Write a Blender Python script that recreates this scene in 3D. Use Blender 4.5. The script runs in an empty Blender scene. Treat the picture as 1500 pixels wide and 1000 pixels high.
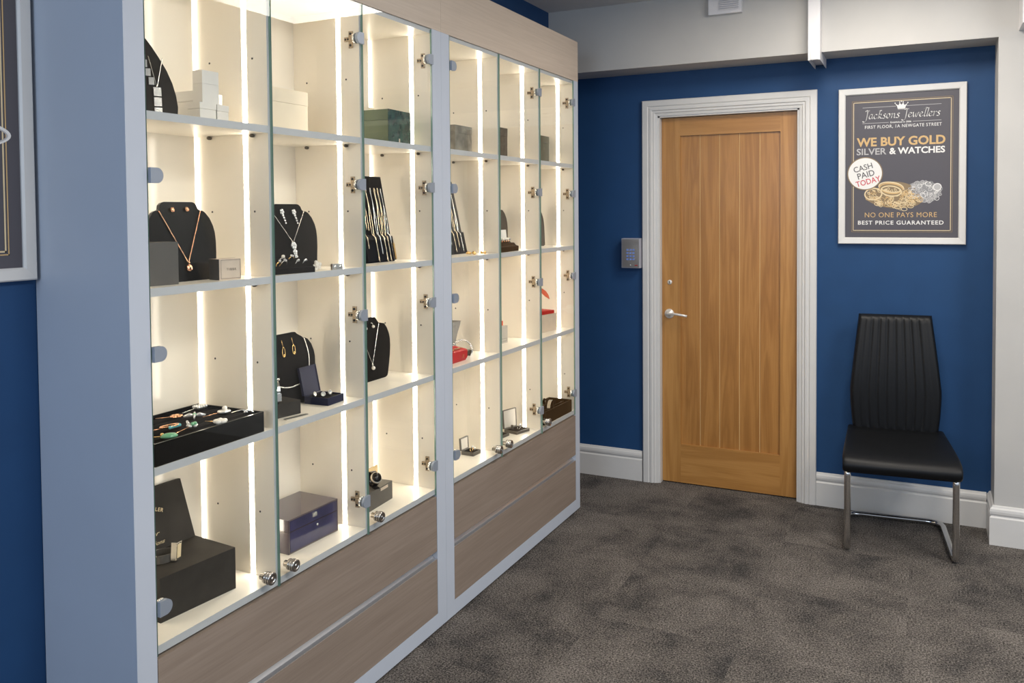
import bpy, bmesh, math, random
from mathutils import Vector, Matrix, Euler

random.seed(7)
scene = bpy.context.scene
COL = scene.collection
R = math.radians
PI = math.pi

# ------------------------------------------------------------------ materials
MATS = {}


def nodes_of(name):
    m = bpy.data.materials.new(name)
    m.use_nodes = True
    nt = m.node_tree
    return m, nt, nt.nodes['Principled BSDF']


def pbr(name, col, rough=0.5, metal=0.0, spec=0.5, coat=0.0, noise=0.0, nscale=30.0, bump=0.0, bscale=200.0):
    if name in MATS:
        return MATS[name]
    m, nt, p = nodes_of(name)
    p.inputs['Base Color'].default_value = (*col, 1)
    p.inputs['Roughness'].default_value = rough
    p.inputs['Metallic'].default_value = metal
    p.inputs['Specular IOR Level'].default_value = spec
    p.inputs['Coat Weight'].default_value = coat
    p.inputs['Coat Roughness'].default_value = 0.05
    tc = nt.nodes.new('ShaderNodeTexCoord')
    if noise:
        n = nt.nodes.new('ShaderNodeTexNoise')
        n.inputs['Scale'].default_value = nscale
        n.inputs['Detail'].default_value = 4
        nt.links.new(tc.outputs['Object'], n.inputs['Vector'])
        r = nt.nodes.new('ShaderNodeValToRGB')
        r.color_ramp.elements[0].position = .3
        r.color_ramp.elements[1].position = .7
        r.color_ramp.elements[0].color = (*[c * (1 - noise) for c in col], 1)
        r.color_ramp.elements[1].color = (*[min(1, c * (1 + noise)) for c in col], 1)
        nt.links.new(n.outputs['Fac'], r.inputs['Fac'])
        nt.links.new(r.outputs['Color'], p.inputs['Base Color'])
    if bump:
        n = nt.nodes.new('ShaderNodeTexNoise')
        n.inputs['Scale'].default_value = bscale
        n.inputs['Detail'].default_value = 3
        nt.links.new(tc.outputs['Object'], n.inputs['Vector'])
        b = nt.nodes.new('ShaderNodeBump')
        b.inputs['Strength'].default_value = bump
        b.inputs['Distance'].default_value = 0.002
        nt.links.new(n.outputs['Fac'], b.inputs['Height'])
        nt.links.new(b.outputs['Normal'], p.inputs['Normal'])
    MATS[name] = m
    return m


def emit(name, col, strength):
    if name in MATS:
        return MATS[name]
    m, nt, p = nodes_of(name)
    p.inputs['Base Color'].default_value = (*col, 1)
    p.inputs['Emission Color'].default_value = (*col, 1)
    p.inputs['Emission Strength'].default_value = strength
    MATS[name] = m
    return m


def wood(name, dark, mid, light, axis, scale=1.0, rough=0.45, ring=True, coat=0.0):
    """long-grained wood; axis = the grain direction"""
    m, nt, p = nodes_of(name)
    L = nt.links.new
    tc = nt.nodes.new('ShaderNodeTexCoord')
    mp = nt.nodes.new('ShaderNodeMapping')
    s = [14.0 * scale] * 3
    s['xyz'.index(axis)] = 0.9 * scale
    mp.inputs['Scale'].default_value = s
    L(tc.outputs['Object'], mp.inputs['Vector'])
    n1 = nt.nodes.new('ShaderNodeTexNoise')
    n1.inputs['Scale'].default_value = 1.6
    n1.inputs['Detail'].default_value = 5
    n1.inputs['Distortion'].default_value = 0.5
    L(mp.outputs['Vector'], n1.inputs['Vector'])
    mp2 = nt.nodes.new('ShaderNodeMapping')
    s2 = [170.0 * scale] * 3
    s2['xyz'.index(axis)] = 5.0 * scale
    mp2.inputs['Scale'].default_value = s2
    L(tc.outputs['Object'], mp2.inputs['Vector'])
    n2 = nt.nodes.new('ShaderNodeTexNoise')
    n2.inputs['Scale'].default_value = 1.0
    n2.inputs['Detail'].default_value = 3
    L(mp2.outputs['Vector'], n2.inputs['Vector'])
    mul = nt.nodes.new('ShaderNodeMath')
    mul.operation = 'MULTIPLY'
    mul.inputs[1].default_value = 7.0 if ring else 1.0
    L(n1.outputs['Fac'], mul.inputs[0])
    pp = nt.nodes.new('ShaderNodeMath')
    pp.operation = 'PINGPONG'
    pp.inputs[1].default_value = 1.0
    L(mul.outputs[0], pp.inputs[0])
    mx = nt.nodes.new('ShaderNodeMix')
    mx.inputs['Factor'].default_value = 0.5
    L(pp.outputs[0], mx.inputs['A'])
    L(n2.outputs['Fac'], mx.inputs['B'])
    r = nt.nodes.new('ShaderNodeValToRGB')
    e = r.color_ramp.elements
    e[0].position, e[0].color = .25, (*dark, 1)
    e[1].position, e[1].color = .75, (*light, 1)
    k = e.new(.5)
    k.color = (*mid, 1)
    L(mx.outputs['Result'], r.inputs['Fac'])
    L(r.outputs['Color'], p.inputs['Base Color'])
    p.inputs['Roughness'].default_value = rough
    p.inputs['Coat Weight'].default_value = coat
    p.inputs['Coat Roughness'].default_value = .2
    b = nt.nodes.new('ShaderNodeBump')
    b.inputs['Strength'].default_value = .12
    b.inputs['Distance'].default_value = .001
    L(n2.outputs['Fac'], b.inputs['Height'])
    L(b.outputs['Normal'], p.inputs['Normal'])
    MATS[name] = m
    return m


def carpet_mat():
    m, nt, p = nodes_of('carpet')
    L = nt.links.new
    tc = nt.nodes.new('ShaderNodeTexCoord')

    def noise(sc, det, dist=0.0, rough=.5):
        n = nt.nodes.new('ShaderNodeTexNoise')
        n.inputs['Scale'].default_value = sc
        n.inputs['Detail'].default_value = det
        n.inputs['Distortion'].default_value = dist
        n.inputs['Roughness'].default_value = rough
        return n
    big = noise(2.6, 7, .5, .72)
    L(tc.outputs['Object'], big.inputs['Vector'])
    # per-tile offset so that neighbouring carpet tiles do not run on into one another
    br = nt.nodes.new('ShaderNodeTexChecker')
    br.inputs['Scale'].default_value = 2.0
    mpc = nt.nodes.new('ShaderNodeMapping')
    mpc.inputs['Location'].default_value = (.04, .31, .013)
    L(tc.outputs['Object'], mpc.inputs['Vector'])
    L(mpc.outputs['Vector'], br.inputs['Vector'])
    br.inputs['Color1'].default_value = (0, 0, 0, 1)
    br.inputs['Color2'].default_value = (1, 1, 1, 1)
    ad = nt.nodes.new('ShaderNodeVectorMath')
    ad.operation = 'MULTIPLY_ADD'
    ad.inputs[1].default_value = (3.7, 5.1, 2.0)
    L(br.outputs['Color'], ad.inputs[0])
    L(tc.outputs['Object'], ad.inputs[2])
    big2 = noise(3.2, 7, .3, .72)
    L(ad.outputs[0], big2.inputs['Vector'])
    ramp = nt.nodes.new('ShaderNodeValToRGB')
    e = ramp.color_ramp.elements
    e[0].position, e[0].color = .40, (.068, .064, .062, 1)
    e[1].position, e[1].color = .61, (.200, .180, .162, 1)
    e.new(.5).color = (.140, .126, .114, 1)
    mixb = nt.nodes.new('ShaderNodeMix')
    mixb.inputs['Factor'].default_value = .55
    L(big.outputs['Fac'], mixb.inputs['A'])
    L(big2.outputs['Fac'], mixb.inputs['B'])
    # loop pile speckle
    vor = nt.nodes.new('ShaderNodeTexVoronoi')
    vor.inputs['Scale'].default_value = 330
    L(tc.outputs['Object'], vor.inputs['Vector'])
    fine = noise(165, 3, 0, .75)
    L(tc.outputs['Object'], fine.inputs['Vector'])
    sp = nt.nodes.new('ShaderNodeValToRGB')
    sp.color_ramp.elements[0].position = .38
    sp.color_ramp.elements[0].color = (.28, .28, .28, 1)
    sp.color_ramp.elements[1].position = .64
    sp.color_ramp.elements[1].color = (1.85, 1.85, 1.85, 1)
    L(fine.outputs['Fac'], sp.inputs['Fac'])
    # broken, tufted edges to the darker patches
    br2 = nt.nodes.new('ShaderNodeMath')
    br2.operation = 'MULTIPLY_ADD'
    br2.inputs[1].default_value = .34
    L(fine.outputs['Fac'], br2.inputs[0])
    L(mixb.outputs['Result'], br2.inputs[2])
    sb = nt.nodes.new('ShaderNodeMath')
    sb.operation = 'SUBTRACT'
    sb.inputs[1].default_value = .17
    L(br2.outputs[0], sb.inputs[0])
    L(sb.outputs[0], ramp.inputs['Fac'])
    mul = nt.nodes.new('ShaderNodeMix')
    mul.data_type = 'RGBA'
    mul.blend_type = 'MULTIPLY'
    mul.inputs['Factor'].default_value = 1
    L(ramp.outputs['Color'], mul.inputs['A'])
    L(sp.outputs['Color'], mul.inputs['B'])
    L(mul.outputs['Result'], p.inputs['Base Color'])
    p.inputs['Roughness'].default_value = .95
    p.inputs['Specular IOR Level'].default_value = .1
    b = nt.nodes.new('ShaderNodeBump')
    b.inputs['Strength'].default_value = .9
    b.inputs['Distance'].default_value = .004
    L(vor.outputs['Distance'], b.inputs['Height'])
    b2 = nt.nodes.new('ShaderNodeBump')
    b2.inputs['Strength'].default_value = .8
    b2.inputs['Distance'].default_value = .006
    L(fine.outputs['Fac'], b2.inputs['Height'])
    L(b.outputs['Normal'], b2.inputs['Normal'])
    L(b2.outputs['Normal'], p.inputs['Normal'])
    MATS['carpet'] = m
    return m


def glass_mat():
    """thin pane: clear transmission plus a Fresnel mirror term"""
    m = bpy.data.materials.new('door_glass')
    m.use_nodes = True
    nt = m.node_tree
    nt.nodes.clear()
    L = nt.links.new
    out = nt.nodes.new('ShaderNodeOutputMaterial')
    tr = nt.nodes.new('ShaderNodeBsdfTransparent')
    tr.inputs['Color'].default_value = (.965, .985, .975, 1)
    gl = nt.nodes.new('ShaderNodeBsdfGlossy')
    gl.inputs['Roughness'].default_value = 0.0
    geo = nt.nodes.new('ShaderNodeNewGeometry')
    mr = nt.nodes.new('ShaderNodeMapRange')
    mr.inputs['To Min'].default_value = 1.35
    mr.inputs['To Max'].default_value = 1 / 1.35
    L(geo.outputs['Backfacing'], mr.inputs['Value'])
    fr = nt.nodes.new('ShaderNodeFresnel')
    L(mr.outputs['Result'], fr.inputs['IOR'])
    mx = nt.nodes.new('ShaderNodeMixShader')
    L(fr.outputs['Fac'], mx.inputs['Fac'])
    L(tr.outputs[0], mx.inputs[1])
    L(gl.outputs[0], mx.inputs[2])
    L(mx.outputs[0], out.inputs['Surface'])
    MATS['door_glass'] = m
    m2 = bpy.data.materials.new('pane_back')
    m2.use_nodes = True
    nt = m2.node_tree
    nt.nodes.clear()
    out = nt.nodes.new('ShaderNodeOutputMaterial')
    tr = nt.nodes.new('ShaderNodeBsdfTransparent')
    nt.links.new(tr.outputs[0], out.inputs['Surface'])
    MATS['pane_back'] = m2
    return m


blue = pbr('blue_paint', (.012, .054, .150), .55, spec=.3, noise=.05, nscale=8, bump=.05, bscale=350)
white_paint = pbr('white_emulsion', (.485, .475, .455), .7, spec=.25, noise=.03, nscale=5, bump=.05, bscale=250)
ceil_paint = pbr('ceiling_paint', (.62, .61, .60), .8, spec=.2, noise=.03, nscale=5)
gloss_white = pbr('gloss_white_trim', (.63, .62, .60), .35, spec=.45, noise=.02, nscale=10)
cab_white = pbr('cabinet_white', (.485, .53, .605), .42, spec=.4, noise=.015, nscale=6)
cab_in = pbr('cabinet_interior', (.80, .745, .65), .33, spec=.45, noise=.012, nscale=6)
shelf_edge = pbr('shelf_edge', (.50, .51, .525), .4, noise=.02)
pel_wood = wood('pelmet_laminate', (.46, .375, .30), (.52, .43, .345), (.58, .485, .395), 'y', 1.0, .5, ring=False)
drw_wood = wood('drawer_laminate_shaded', (.200, .155, .122), (.252, .198, .158), (.302, .243, .198), 'y', 1.0, .5, ring=False)  # same laminate as the pelmet, shade lower down put into its colour
oak_v = wood('oak_upright', (.365, .168, .040), (.415, .198, .050), (.465, .232, .064), 'z', .85, .38, coat=.15)
oak_h = wood('oak_crosswise', (.365, .168, .040), (.415, .198, .050), (.465, .232, .064), 'x', .85, .38, coat=.15)
oak_pl = wood('oak_planks', (.315, .136, .029), (.370, .166, .038), (.425, .200, .050), 'z', 1.0, .38, coat=.15)
groove_m = pbr('plank_groove', (.60, .40, .18), .5)  # pale groove floor: dusty wear and highlights put into the colour
carpet = carpet_mat()
glass_mat()
glass_edge = pbr('glass_edge_green', (.20, .345, .285), .15, spec=.6)
chrome = pbr('chrome', (.88, .86, .83), .2, .8)
bright_nickel = pbr('bright_nickel', (.78, .74, .68), .3, .35)
satin = pbr('satin_nickel', (.62, .60, .56), .3, 1.0)
knob_m = pbr('antique_nickel', (.50, .47, .43), .22, 1.0)
alu = pbr('aluminium_channel', (.66, .66, .67), .32, .85)
clip_m = pbr('grey_cap', (.30, .34, .40), .42, .3)
hinge_m = pbr('hinge_nickel', (.40, .31, .21), .4, .35, noise=.35, nscale=150)
pin_m = pbr('dark_pin', (.10, .08, .06), .4, .5)
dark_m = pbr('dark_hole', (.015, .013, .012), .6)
leather = pbr('black_leather', (.004, .0045, .0055), .45, spec=.26, noise=.1, nscale=60, bump=.12, bscale=320)
chair_metal = pbr('chair_chrome', (.62, .61, .60), .16, 1.0)
blk_gloss = pbr('black_gloss', (.004, .0035, .003), .2, spec=.38)
blk_velvet = pbr('black_velvet', (.011, .0095, .009), .95, spec=.1, bump=.2, bscale=500)
blk_card = pbr('black_card', (.034, .030, .026), .65, spec=.15, noise=.15, nscale=25)
grey_card = pbr('charcoal_card', (.085, .076, .066), .5, noise=.08, nscale=20)
pale_gold = pbr('pale_gold', (.80, .66, .46), .22, 1.0)
silver = pbr('silver', (.86, .84, .80), .16, 1.0)
gold = pbr('gold', (.86, .58, .24), .18, 1.0)
rose = pbr('rose_gold', (.86, .46, .27), .2, 1.0)
pearl = pbr('pearl', (.85, .80, .72), .2, spec=.6)
gem = pbr('clear_gems', (.80, .80, .78), .12, .6, noise=.35, nscale=600)
green_gem = pbr('green_stone', (.16, .42, .23), .15, spec=.7)
turq = pbr('turquoise', (.16, .52, .55), .3)
tan_card = pbr('tan_card', (.60, .49, .385), .55, noise=.05)
white_card = pbr('white_card', (.72, .70, .66), .5, noise=.02)
cream_card = pbr('cream_card', (.72, .64, .50), .5, noise=.03)
navy_leather = pbr('navy_leatherette', (.018, .020, .045), .65, spec=.2, bump=.15, bscale=400)
lacq = pbr('purple_lacquer', (.055, .040, .062), .10, spec=.5, coat=.6, noise=.2, nscale=12)
lacq_front = pbr('purple_lacquer_front', (.040, .038, .095), .08, spec=.5, coat=.6, noise=.25, nscale=15)
lacq_edge = pbr('lacquer_edge', (.30, .25, .22), .25, .4)
green_card = pbr('green_card', (.075, .108, .052), .45, noise=.08, nscale=20)
green_wrap = pbr('green_cellophane', (.030, .062, .046), .16, spec=.8, bump=1.0, bscale=38, noise=.6, nscale=32)
marble_card = pbr('marbled_card', (.15, .14, .115), .75, spec=.12, noise=.45, nscale=28)
dark_wrap = pbr('dark_wrapped_card', (.050, .042, .032), .65, spec=.12, noise=.3, nscale=45, bump=.6, bscale=60)
olive_card = pbr('olive_card', (.062, .066, .046), .75, spec=.12, noise=.25, nscale=35)
red_m = pbr('red_leatherette', (.46, .012, .014), .5, spec=.15, noise=.1, nscale=20)
red_ribbon = pbr('red_ribbon', (.75, .085, .02), .4)
brown_velvet = pbr('brown_velvet', (.030, .018, .009), .9, spec=.1, bump=.2, bscale=400)
tan_lid = pbr('tan_lining', (.62, .43, .19), .5)
offwhite = pbr('cream_satin', (.52, .48, .42), .6)
grey_mount = pbr('grey_mount', (.085, .078, .068), .5)
print_dark = pbr('poster_ground', (.078, .073, .085), .45, spec=.4)
print_white = pbr('poster_white', (.72, .71, .69), .5)
print_silver = pbr('poster_silver', (.42, .41, .41), .5)
print_silver2 = pbr('poster_silver_dark', (.24, .24, .245), .5)
print_gold = pbr('poster_gold', (.56, .37, .16), .5)
print_gold2 = pbr('poster_gold_light', (.66, .53, .32), .5)
print_gold3 = pbr('poster_gold_dark', (.22, .155, .085), .5)
print_red = pbr('poster_red', (.52, .06, .08), .5)
print_grey = pbr('poster_charcoal', (.10, .095, .10), .5)
keypad_m = pbr('keypad_steel', (.36, .33, .30), .35, .8, noise=.06, nscale=15)
key_blue = emit('key_blue', (.12, .20, .50), .22)
led = emit('led_strip', (1.0, .90, .76), 19.0)
led_fill = emit('led_fill_left', (1.0, .90, .76), 14.0)
led_soft = emit('led_strip_rear', (1.0, .90, .76), 6.0)
cab_back = pbr('cabinet_back_gloss', (.80, .745, .65), .14, spec=.5, noise=.012, nscale=6)
plastic_w = pbr('white_plastic', (.66, .65, .66), .4)
plastic_g = pbr('grey_plastic', (.40, .40, .45), .5)


# ------------------------------------------------------------------ geometry helpers
def box(bm, x0, x1, y0, y1, z0, z1, mi=0):
    vs = [bm.verts.new(v) for v in ((x0, y0, z0), (x1, y0, z0), (x1, y1, z0), (x0, y1, z0),
                                    (x0, y0, z1), (x1, y0, z1), (x1, y1, z1), (x0, y1, z1))]
    fs = []
    for f in ((0, 3, 2, 1), (4, 5, 6, 7), (0, 1, 5, 4), (1, 2, 6, 5), (2, 3, 7, 6), (3, 0, 4, 7)):
        q = bm.faces.new([vs[i] for i in f])
        q.material_index = mi
        fs.append(q)
    return fs


def prism(bm, pts, fn, a, b, mi=0, mi_side=None):
    """pts: 2-D outline (ccw); fn(u, v, w) -> xyz; extruded from w=a to w=b"""
    A = [bm.verts.new(fn(u, v, a)) for u, v in pts]
    Bv = [bm.verts.new(fn(u, v, b)) for u, v in pts]
    f1 = bm.faces.new(A)
    f2 = bm.faces.new(Bv[::-1])
    f1.material_index = f2.material_index = mi
    n = len(pts)
    for i in range(n):
        q = bm.faces.new((A[i], Bv[i], Bv[(i + 1) % n], A[(i + 1) % n]))
        q.material_index = mi if mi_side is None else mi_side


def frames(pts, closed=False):
    n = len(pts)
    P = [Vector(p) for p in pts]
    T = []
    for i in range(n):
        if closed:
            t = P[(i + 1) % n] - P[i - 1]
        else:
            t = P[min(i + 1, n - 1)] - P[max(i - 1, 0)]
        T.append(t.normalized())
    up = Vector((0, 0, 1)) if abs(T[0].z) < .9 else Vector((1, 0, 0))
    N = [(up - T[0] * up.dot(T[0])).normalized()]
    for i in range(1, n):
        v = N[-1] - T[i] * N[-1].dot(T[i])
        N.append(v.normalized() if v.length > 1e-6 else N[-1])
    return P, T, N


def tube(bm, pts, r, n=8, closed=False, mi=0, cap=True, flat=1.0):
    P, T, N = frames(pts, closed)
    rings = []
    for i, p in enumerate(P):
        b = T[i].cross(N[i])
        rr = r[i] if isinstance(r, (list, tuple)) else r
        rings.append([bm.verts.new(p + N[i] * math.cos(2 * PI * k / n) * rr + b * math.sin(2 * PI * k / n) * rr * flat)
                      for k in range(n)])
    m = len(rings)
    for i in range(m if closed else m - 1):
        a, c = rings[i], rings[(i + 1) % m]
        for k in range(n):
            f = bm.faces.new((a[k], a[(k + 1) % n], c[(k + 1) % n], c[k]))
            f.material_index = mi
            f.smooth = True
    if not closed and cap:
        bm.faces.new(rings[0][::-1]).material_index = mi
        bm.faces.new(rings[-1]).material_index = mi


def lathe(bm, prof, M, n=20, mi=0, smooth=True):
    """prof: (radius, height) list along the local z axis, M: matrix"""
    rings = []
    for r, h in prof:
        if r < 1e-6:
            rings.append([bm.verts.new(M @ Vector((0, 0, h)))])
        else:
            rings.append([bm.verts.new(M @ Vector((r * math.cos(2 * PI * k / n), r * math.sin(2 * PI * k / n), h)))
                          for k in range(n)])
    for a, c in zip(rings, rings[1:]):
        for k in range(n):
            if len(a) == 1 and len(c) == 1:
                continue
            if len(a) == 1:
                f = bm.faces.new((a[0], c[(k + 1) % n], c[k]))
            elif len(c) == 1:
                f = bm.faces.new((a[k], a[(k + 1) % n], c[0]))
            else:
                f = bm.faces.new((a[k], a[(k + 1) % n], c[(k + 1) % n], c[k]))
            f.material_index = mi
            f.smooth = smooth
    if len(rings[0]) > 1:
        bm.faces.new(rings[0][::-1]).material_index = mi
    if len(rings[-1]) > 1:
        bm.faces.new(rings[-1]).material_index = mi


def ball(bm, c, r, mi=0, seg=8, sx=1, sy=1, sz=1):
    prof = []
    k = max(4, seg // 2)
    for i in range(k + 1):
        a = PI * i / k
        prof.append((max(0, r * math.sin(a)) if 0 < i < k else 0, -r * math.cos(a)))
    M = Matrix.Translation(Vector(c)) @ Matrix.Diagonal((sx, sy, sz, 1))
    lathe(bm, prof, M, seg, mi)


def loft(bm, rings, mi=0, cap=True, smooth=True):
    V = [[bm.verts.new(p) for p in r] for r in rings]
    n = len(V[0])
    for a, c in zip(V, V[1:]):
        for k in range(n):
            f = bm.faces.new((a[k], a[(k + 1) % n], c[(k + 1) % n], c[k]))
            f.material_index = mi
            f.smooth = smooth
    if cap:
        bm.faces.new(V[0][::-1]).material_index = mi
        bm.faces.new(V[-1]).material_index = mi


def fillet(pts, r, n=6):
    P = [Vector(p) for p in pts]
    rr = r if isinstance(r, (list, tuple)) else [r] * len(P)
    out = [P[0]]
    for i in range(1, len(P) - 1):
        a, b, c = P[i - 1], P[i], P[i + 1]
        d1, d2 = (a - b), (c - b)
        l = min(rr[i], d1.length * .49, d2.length * .49)
        p0, p2 = b + d1.normalized() * l, b + d2.normalized() * l
        for k in range(n + 1):
            t = k / n
            out.append(p0 * (1 - t) ** 2 + b * 2 * t * (1 - t) + p2 * t * t)
    out.append(P[-1])
    return out


AXX = Matrix.Rotation(R(90), 4, 'Y')       # local z -> world x
AXY = Matrix.Rotation(R(-90), 4, 'X')      # local z -> world y


def at(x, y, z, rot=None):
    M = Matrix.Translation((x, y, z))
    return M @ rot if rot is not None else M


# ------------------------------------------------------------------ object helpers
def mesh_from(name, bm, mats, bevel=0.0, seg=2, inv=None, smooth_angle=None):
    if bevel:
        es = [e for e in bm.edges if len(e.link_faces) == 2 and e.calc_face_angle(0) > R(40)]
        bmesh.ops.bevel(bm, geom=es, offset=bevel, segments=seg, profile=.6, affect='EDGES', clamp_overlap=True)
    if inv is not None:
        bm.transform(inv)
    bmesh.ops.recalc_face_normals(bm, faces=bm.faces)
    me = bpy.data.meshes.new(name)
    bm.to_mesh(me)
    bm.free()
    for m in (mats if isinstance(mats, (list, tuple)) else [mats]):
        me.materials.append(m)
    return me


def matrix_of(loc, rot):
    return Matrix.Translation(loc) @ Euler(rot, 'XYZ').to_matrix().to_4x4()


def tag(o, label, cat, group=None, kind=None):
    if label:
        o['label'] = label
    if cat:
        o['category'] = cat
    if group:
        o['group'] = group
    if kind:
        o['kind'] = kind
    return o


def thing(name, label, cat, loc=(0, 0, 0), rot=(0, 0, 0), group=None, kind=None):
    o = bpy.data.objects.new(name, None)
    o.empty_display_size = .05
    COL.objects.link(o)
    o.location = loc
    o.rotation_euler = rot
    o['inv'] = [v for r in matrix_of(loc, rot).inverted() for v in r]
    return tag(o, label, cat, group, kind)


def inv_of(root):
    v = list(root['inv'])
    return Matrix([v[0:4], v[4:8], v[8:12], v[12:16]])


def part(name, bm, mats, parent, root=None, bevel=0.0, seg=2, label=None):
    """root given: bm is in world coordinates and is brought into the root's frame"""
    me = mesh_from(name, bm, mats, bevel, seg, inv_of(root) if root is not None else None)
    o = bpy.data.objects.new(name, me)
    COL.objects.link(o)
    o.parent = parent
    if label:
        o['label'] = label
    return o


def solo(name, bm, mats, label, cat, loc=(0, 0, 0), rot=(0, 0, 0), group=None, bevel=0.0, seg=2, kind=None):
    me = mesh_from(name, bm, mats, bevel, seg)
    o = bpy.data.objects.new(name, me)
    COL.objects.link(o)
    o.location = loc
    o.rotation_euler = rot
    return tag(o, label, cat, group, kind)


def struct(name, bm, mats, parent=None, bevel=0.0):
    me = mesh_from(name, bm, mats, bevel)
    o = bpy.data.objects.new(name, me)
    COL.objects.link(o)
    o.parent = parent
    if parent is None:
        o['kind'] = 'structure'
    return o


def bmn():
    return bmesh.new()


def text_geo(s, bold=0.0, shear=0.0, spacing=1.0):
    cu = bpy.data.curves.new('lettering', 'FONT')
    cu.body = s
    cu.size = 1.0
    cu.offset = bold
    cu.shear = shear
    cu.space_character = spacing
    cu.resolution_u = 3
    ob = bpy.data.objects.new('lettering', cu)
    COL.objects.link(ob)
    bpy.context.view_layer.update()
    dg = bpy.context.evaluated_depsgraph_get()
    me = bpy.data.meshes.new_from_object(ob.evaluated_get(dg))
    V = [v.co.copy() for v in me.vertices]
    F = [list(p.vertices) for p in me.polygons]
    bpy.data.objects.remove(ob)
    bpy.data.curves.remove(cu)
    bpy.data.meshes.remove(me)
    xs = [v.x for v in V]
    ys = [v.y for v in V]
    return V, F, (min(xs), max(xs), min(ys), max(ys))


def add_text(bm, s, fn, u0, u1, v0, v1, mi=0, bold=0.0, shear=0.0, spacing=1.0, w=0.0):
    """letters fitted in the rectangle u0..u1, v0..v1 of the surface fn(u, v, w)"""
    V, F, (a, b, c, d) = text_geo(s, bold, shear, spacing)
    if b - a < 1e-6 or d - c < 1e-6:
        return
    vs = [bm.verts.new(fn(u0 + (p.x - a) / (b - a) * (u1 - u0), v0 + (p.y - c) / (d - c) * (v1 - v0), w)) for p in V]
    for f in F:
        try:
            bm.faces.new([vs[i] for i in f]).material_index = mi
        except ValueError:
            pass


# ------------------------------------------------------------------ camera (lens shifted down like a rectified architectural shot)
def make_camera():
    yaw, pitch, roll = .4562, .0318, -.0082
    fwd = Vector((-math.sin(yaw), math.cos(yaw), 0))
    right = Vector((math.cos(yaw), math.sin(yaw), 0))
    up = Vector((0, 0, 1))
    f2 = fwd * math.cos(pitch) - up * math.sin(pitch)
    u2 = up * math.cos(pitch) + fwd * math.sin(pitch)
    r3 = right * math.cos(roll) + u2 * math.sin(roll)
    u3 = u2 * math.cos(roll) - right * math.sin(roll)
    cam = bpy.data.cameras.new('camera')
    cam.sensor_width = 36
    cam.lens = 36 * 1240.9 / 1500
    cam.shift_y = -(500 - 351.16) / 1500
    cam.clip_start = .05
    o = bpy.data.objects.new('camera', cam)
    COL.objects.link(o)
    M = Matrix((r3, u3, -f2)).transposed().to_4x4()
    M.translation = Vector((1.517, -1.1267, 1.45))
    o.matrix_world = M
    scene.camera = o


make_camera()

# ------------------------------------------------------------------ the room
XL, YB, YC = -.303, 3.25, 3.045
ZC, ZB = 2.512, 2.181
XR = 1.7835
DL, DR, DT = .232, .951, 1.957        # door opening

bm = bmn(); box(bm, -1.0, 4.2, -4.2, 3.45, -.06, 0); struct('floor', bm, carpet)
bm = bmn(); box(bm, -.45, 4.2, -4.2, 3.45, ZC, ZC + .06); struct('ceiling', bm, ceil_paint)
bm = bmn(); box(bm, XL - .12, XL, -4.2, 3.45, 0, ZC); struct('wall_left', bm, blue)
bm = bmn()
box(bm, XL, DL, YB, YB + .14, 0, ZC)
box(bm, DR, XR, YB, YB + .14, 0, ZC)
box(bm, DL, DR, YB, YB + .14, DT, ZC)
box(bm, DL, DR, YB + .12, YB + .14, 0, DT)
struct('wall_back', bm, blue)
bm = bmn()
box(bm, XL, 4.2, YC, YB, ZB, ZC)
box(bm, XR, 4.2, YC, YB + .14, 0, ZB)
struct('wall_right', bm, white_paint)


def skirting_profile(h, t):
    return [(0, 0), (t, 0), (t, h * .70), (t * .72, h * .735), (t * .72, h * .76), (t * .95, h * .80), (t * 1.0, h * .86),
            (t * .9, h * .92), (t * .55, h * .955), (t * .45, h * .985), (t * .2, h), (0, h)]


def skirting(name, p, q, nrm, h=.162, t=.018):
    p, q, nrm = Vector(p), Vector(q), Vector(nrm)
    bm = bmn()
    prism(bm, skirting_profile(h, t), lambda u, v, w: p.lerp(q, w) + nrm * u + Vector((0, 0, v)), 0, 1)
    return struct(name, bm, gloss_white)


skirting('baseboard_back', (XL, YB, 0), (.146, YB, 0), (0, -1, 0))
skirting('baseboard_back', (1.033, YB, 0), (XR - .018, YB, 0), (0, -1, 0))
# the pier's skirting turns the corner in one mitred run
bm = bmn()
prof = skirting_profile(.170, .018)
path = [((XR, YB), (-1, 0)), ((XR, YC), (-1, -1)), ((4.2, YC), (0, -1))]
rings = [[Vector((px + nx * u, py + ny * u, v)) for u, v in prof] for (px, py), (nx, ny) in path]
loft(bm, rings, smooth=False)
struct('baseboard_right', bm, gloss_white)

# --- the door: lining, architrave, oak leaf with planks
d1 = thing('door_1', None, None, (.5915, YB, 0), kind='structure')
bm = bmn()
for x0, x1, z0, z1 in ((DL - .001, DL + .012, 0, DT), (DR - .012, DR + .001, 0, DT), (DL, DR, DT - .012, DT + .001)):
    box(bm, x0, x1, YB - .002, YB + .12, z0, z1)
part('door_lining', bm, gloss_white, d1, d1)
bm = bmn()
AW, AT = .083, .022
aprof = [(0, 0), (0, .016), (.004, .020), (.030, .021), (.034, .017), (.038, .017), (.042, .020), (.052, .020), (.056, .0145),
         (.066, .0145), (.070, .010), (AW, .008), (AW, 0)]
inner = [(DL + .002, 0), (DL + .002, DT - .004), (DR - .002, DT - .004), (DR - .002, 0)]
dirs = [(-1, 0), (-1, 1), (1, 1), (1, 0)]
rings = []
for (px, pz), (dx, dz) in zip(inner, dirs):
    rings.append([Vector((px + dx * (AW - u), YB - t, pz + dz * (AW - u))) for u, t in aprof])
loft(bm, rings, smooth=False)
part('architrave', bm, gloss_white, d1, d1)

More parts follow.
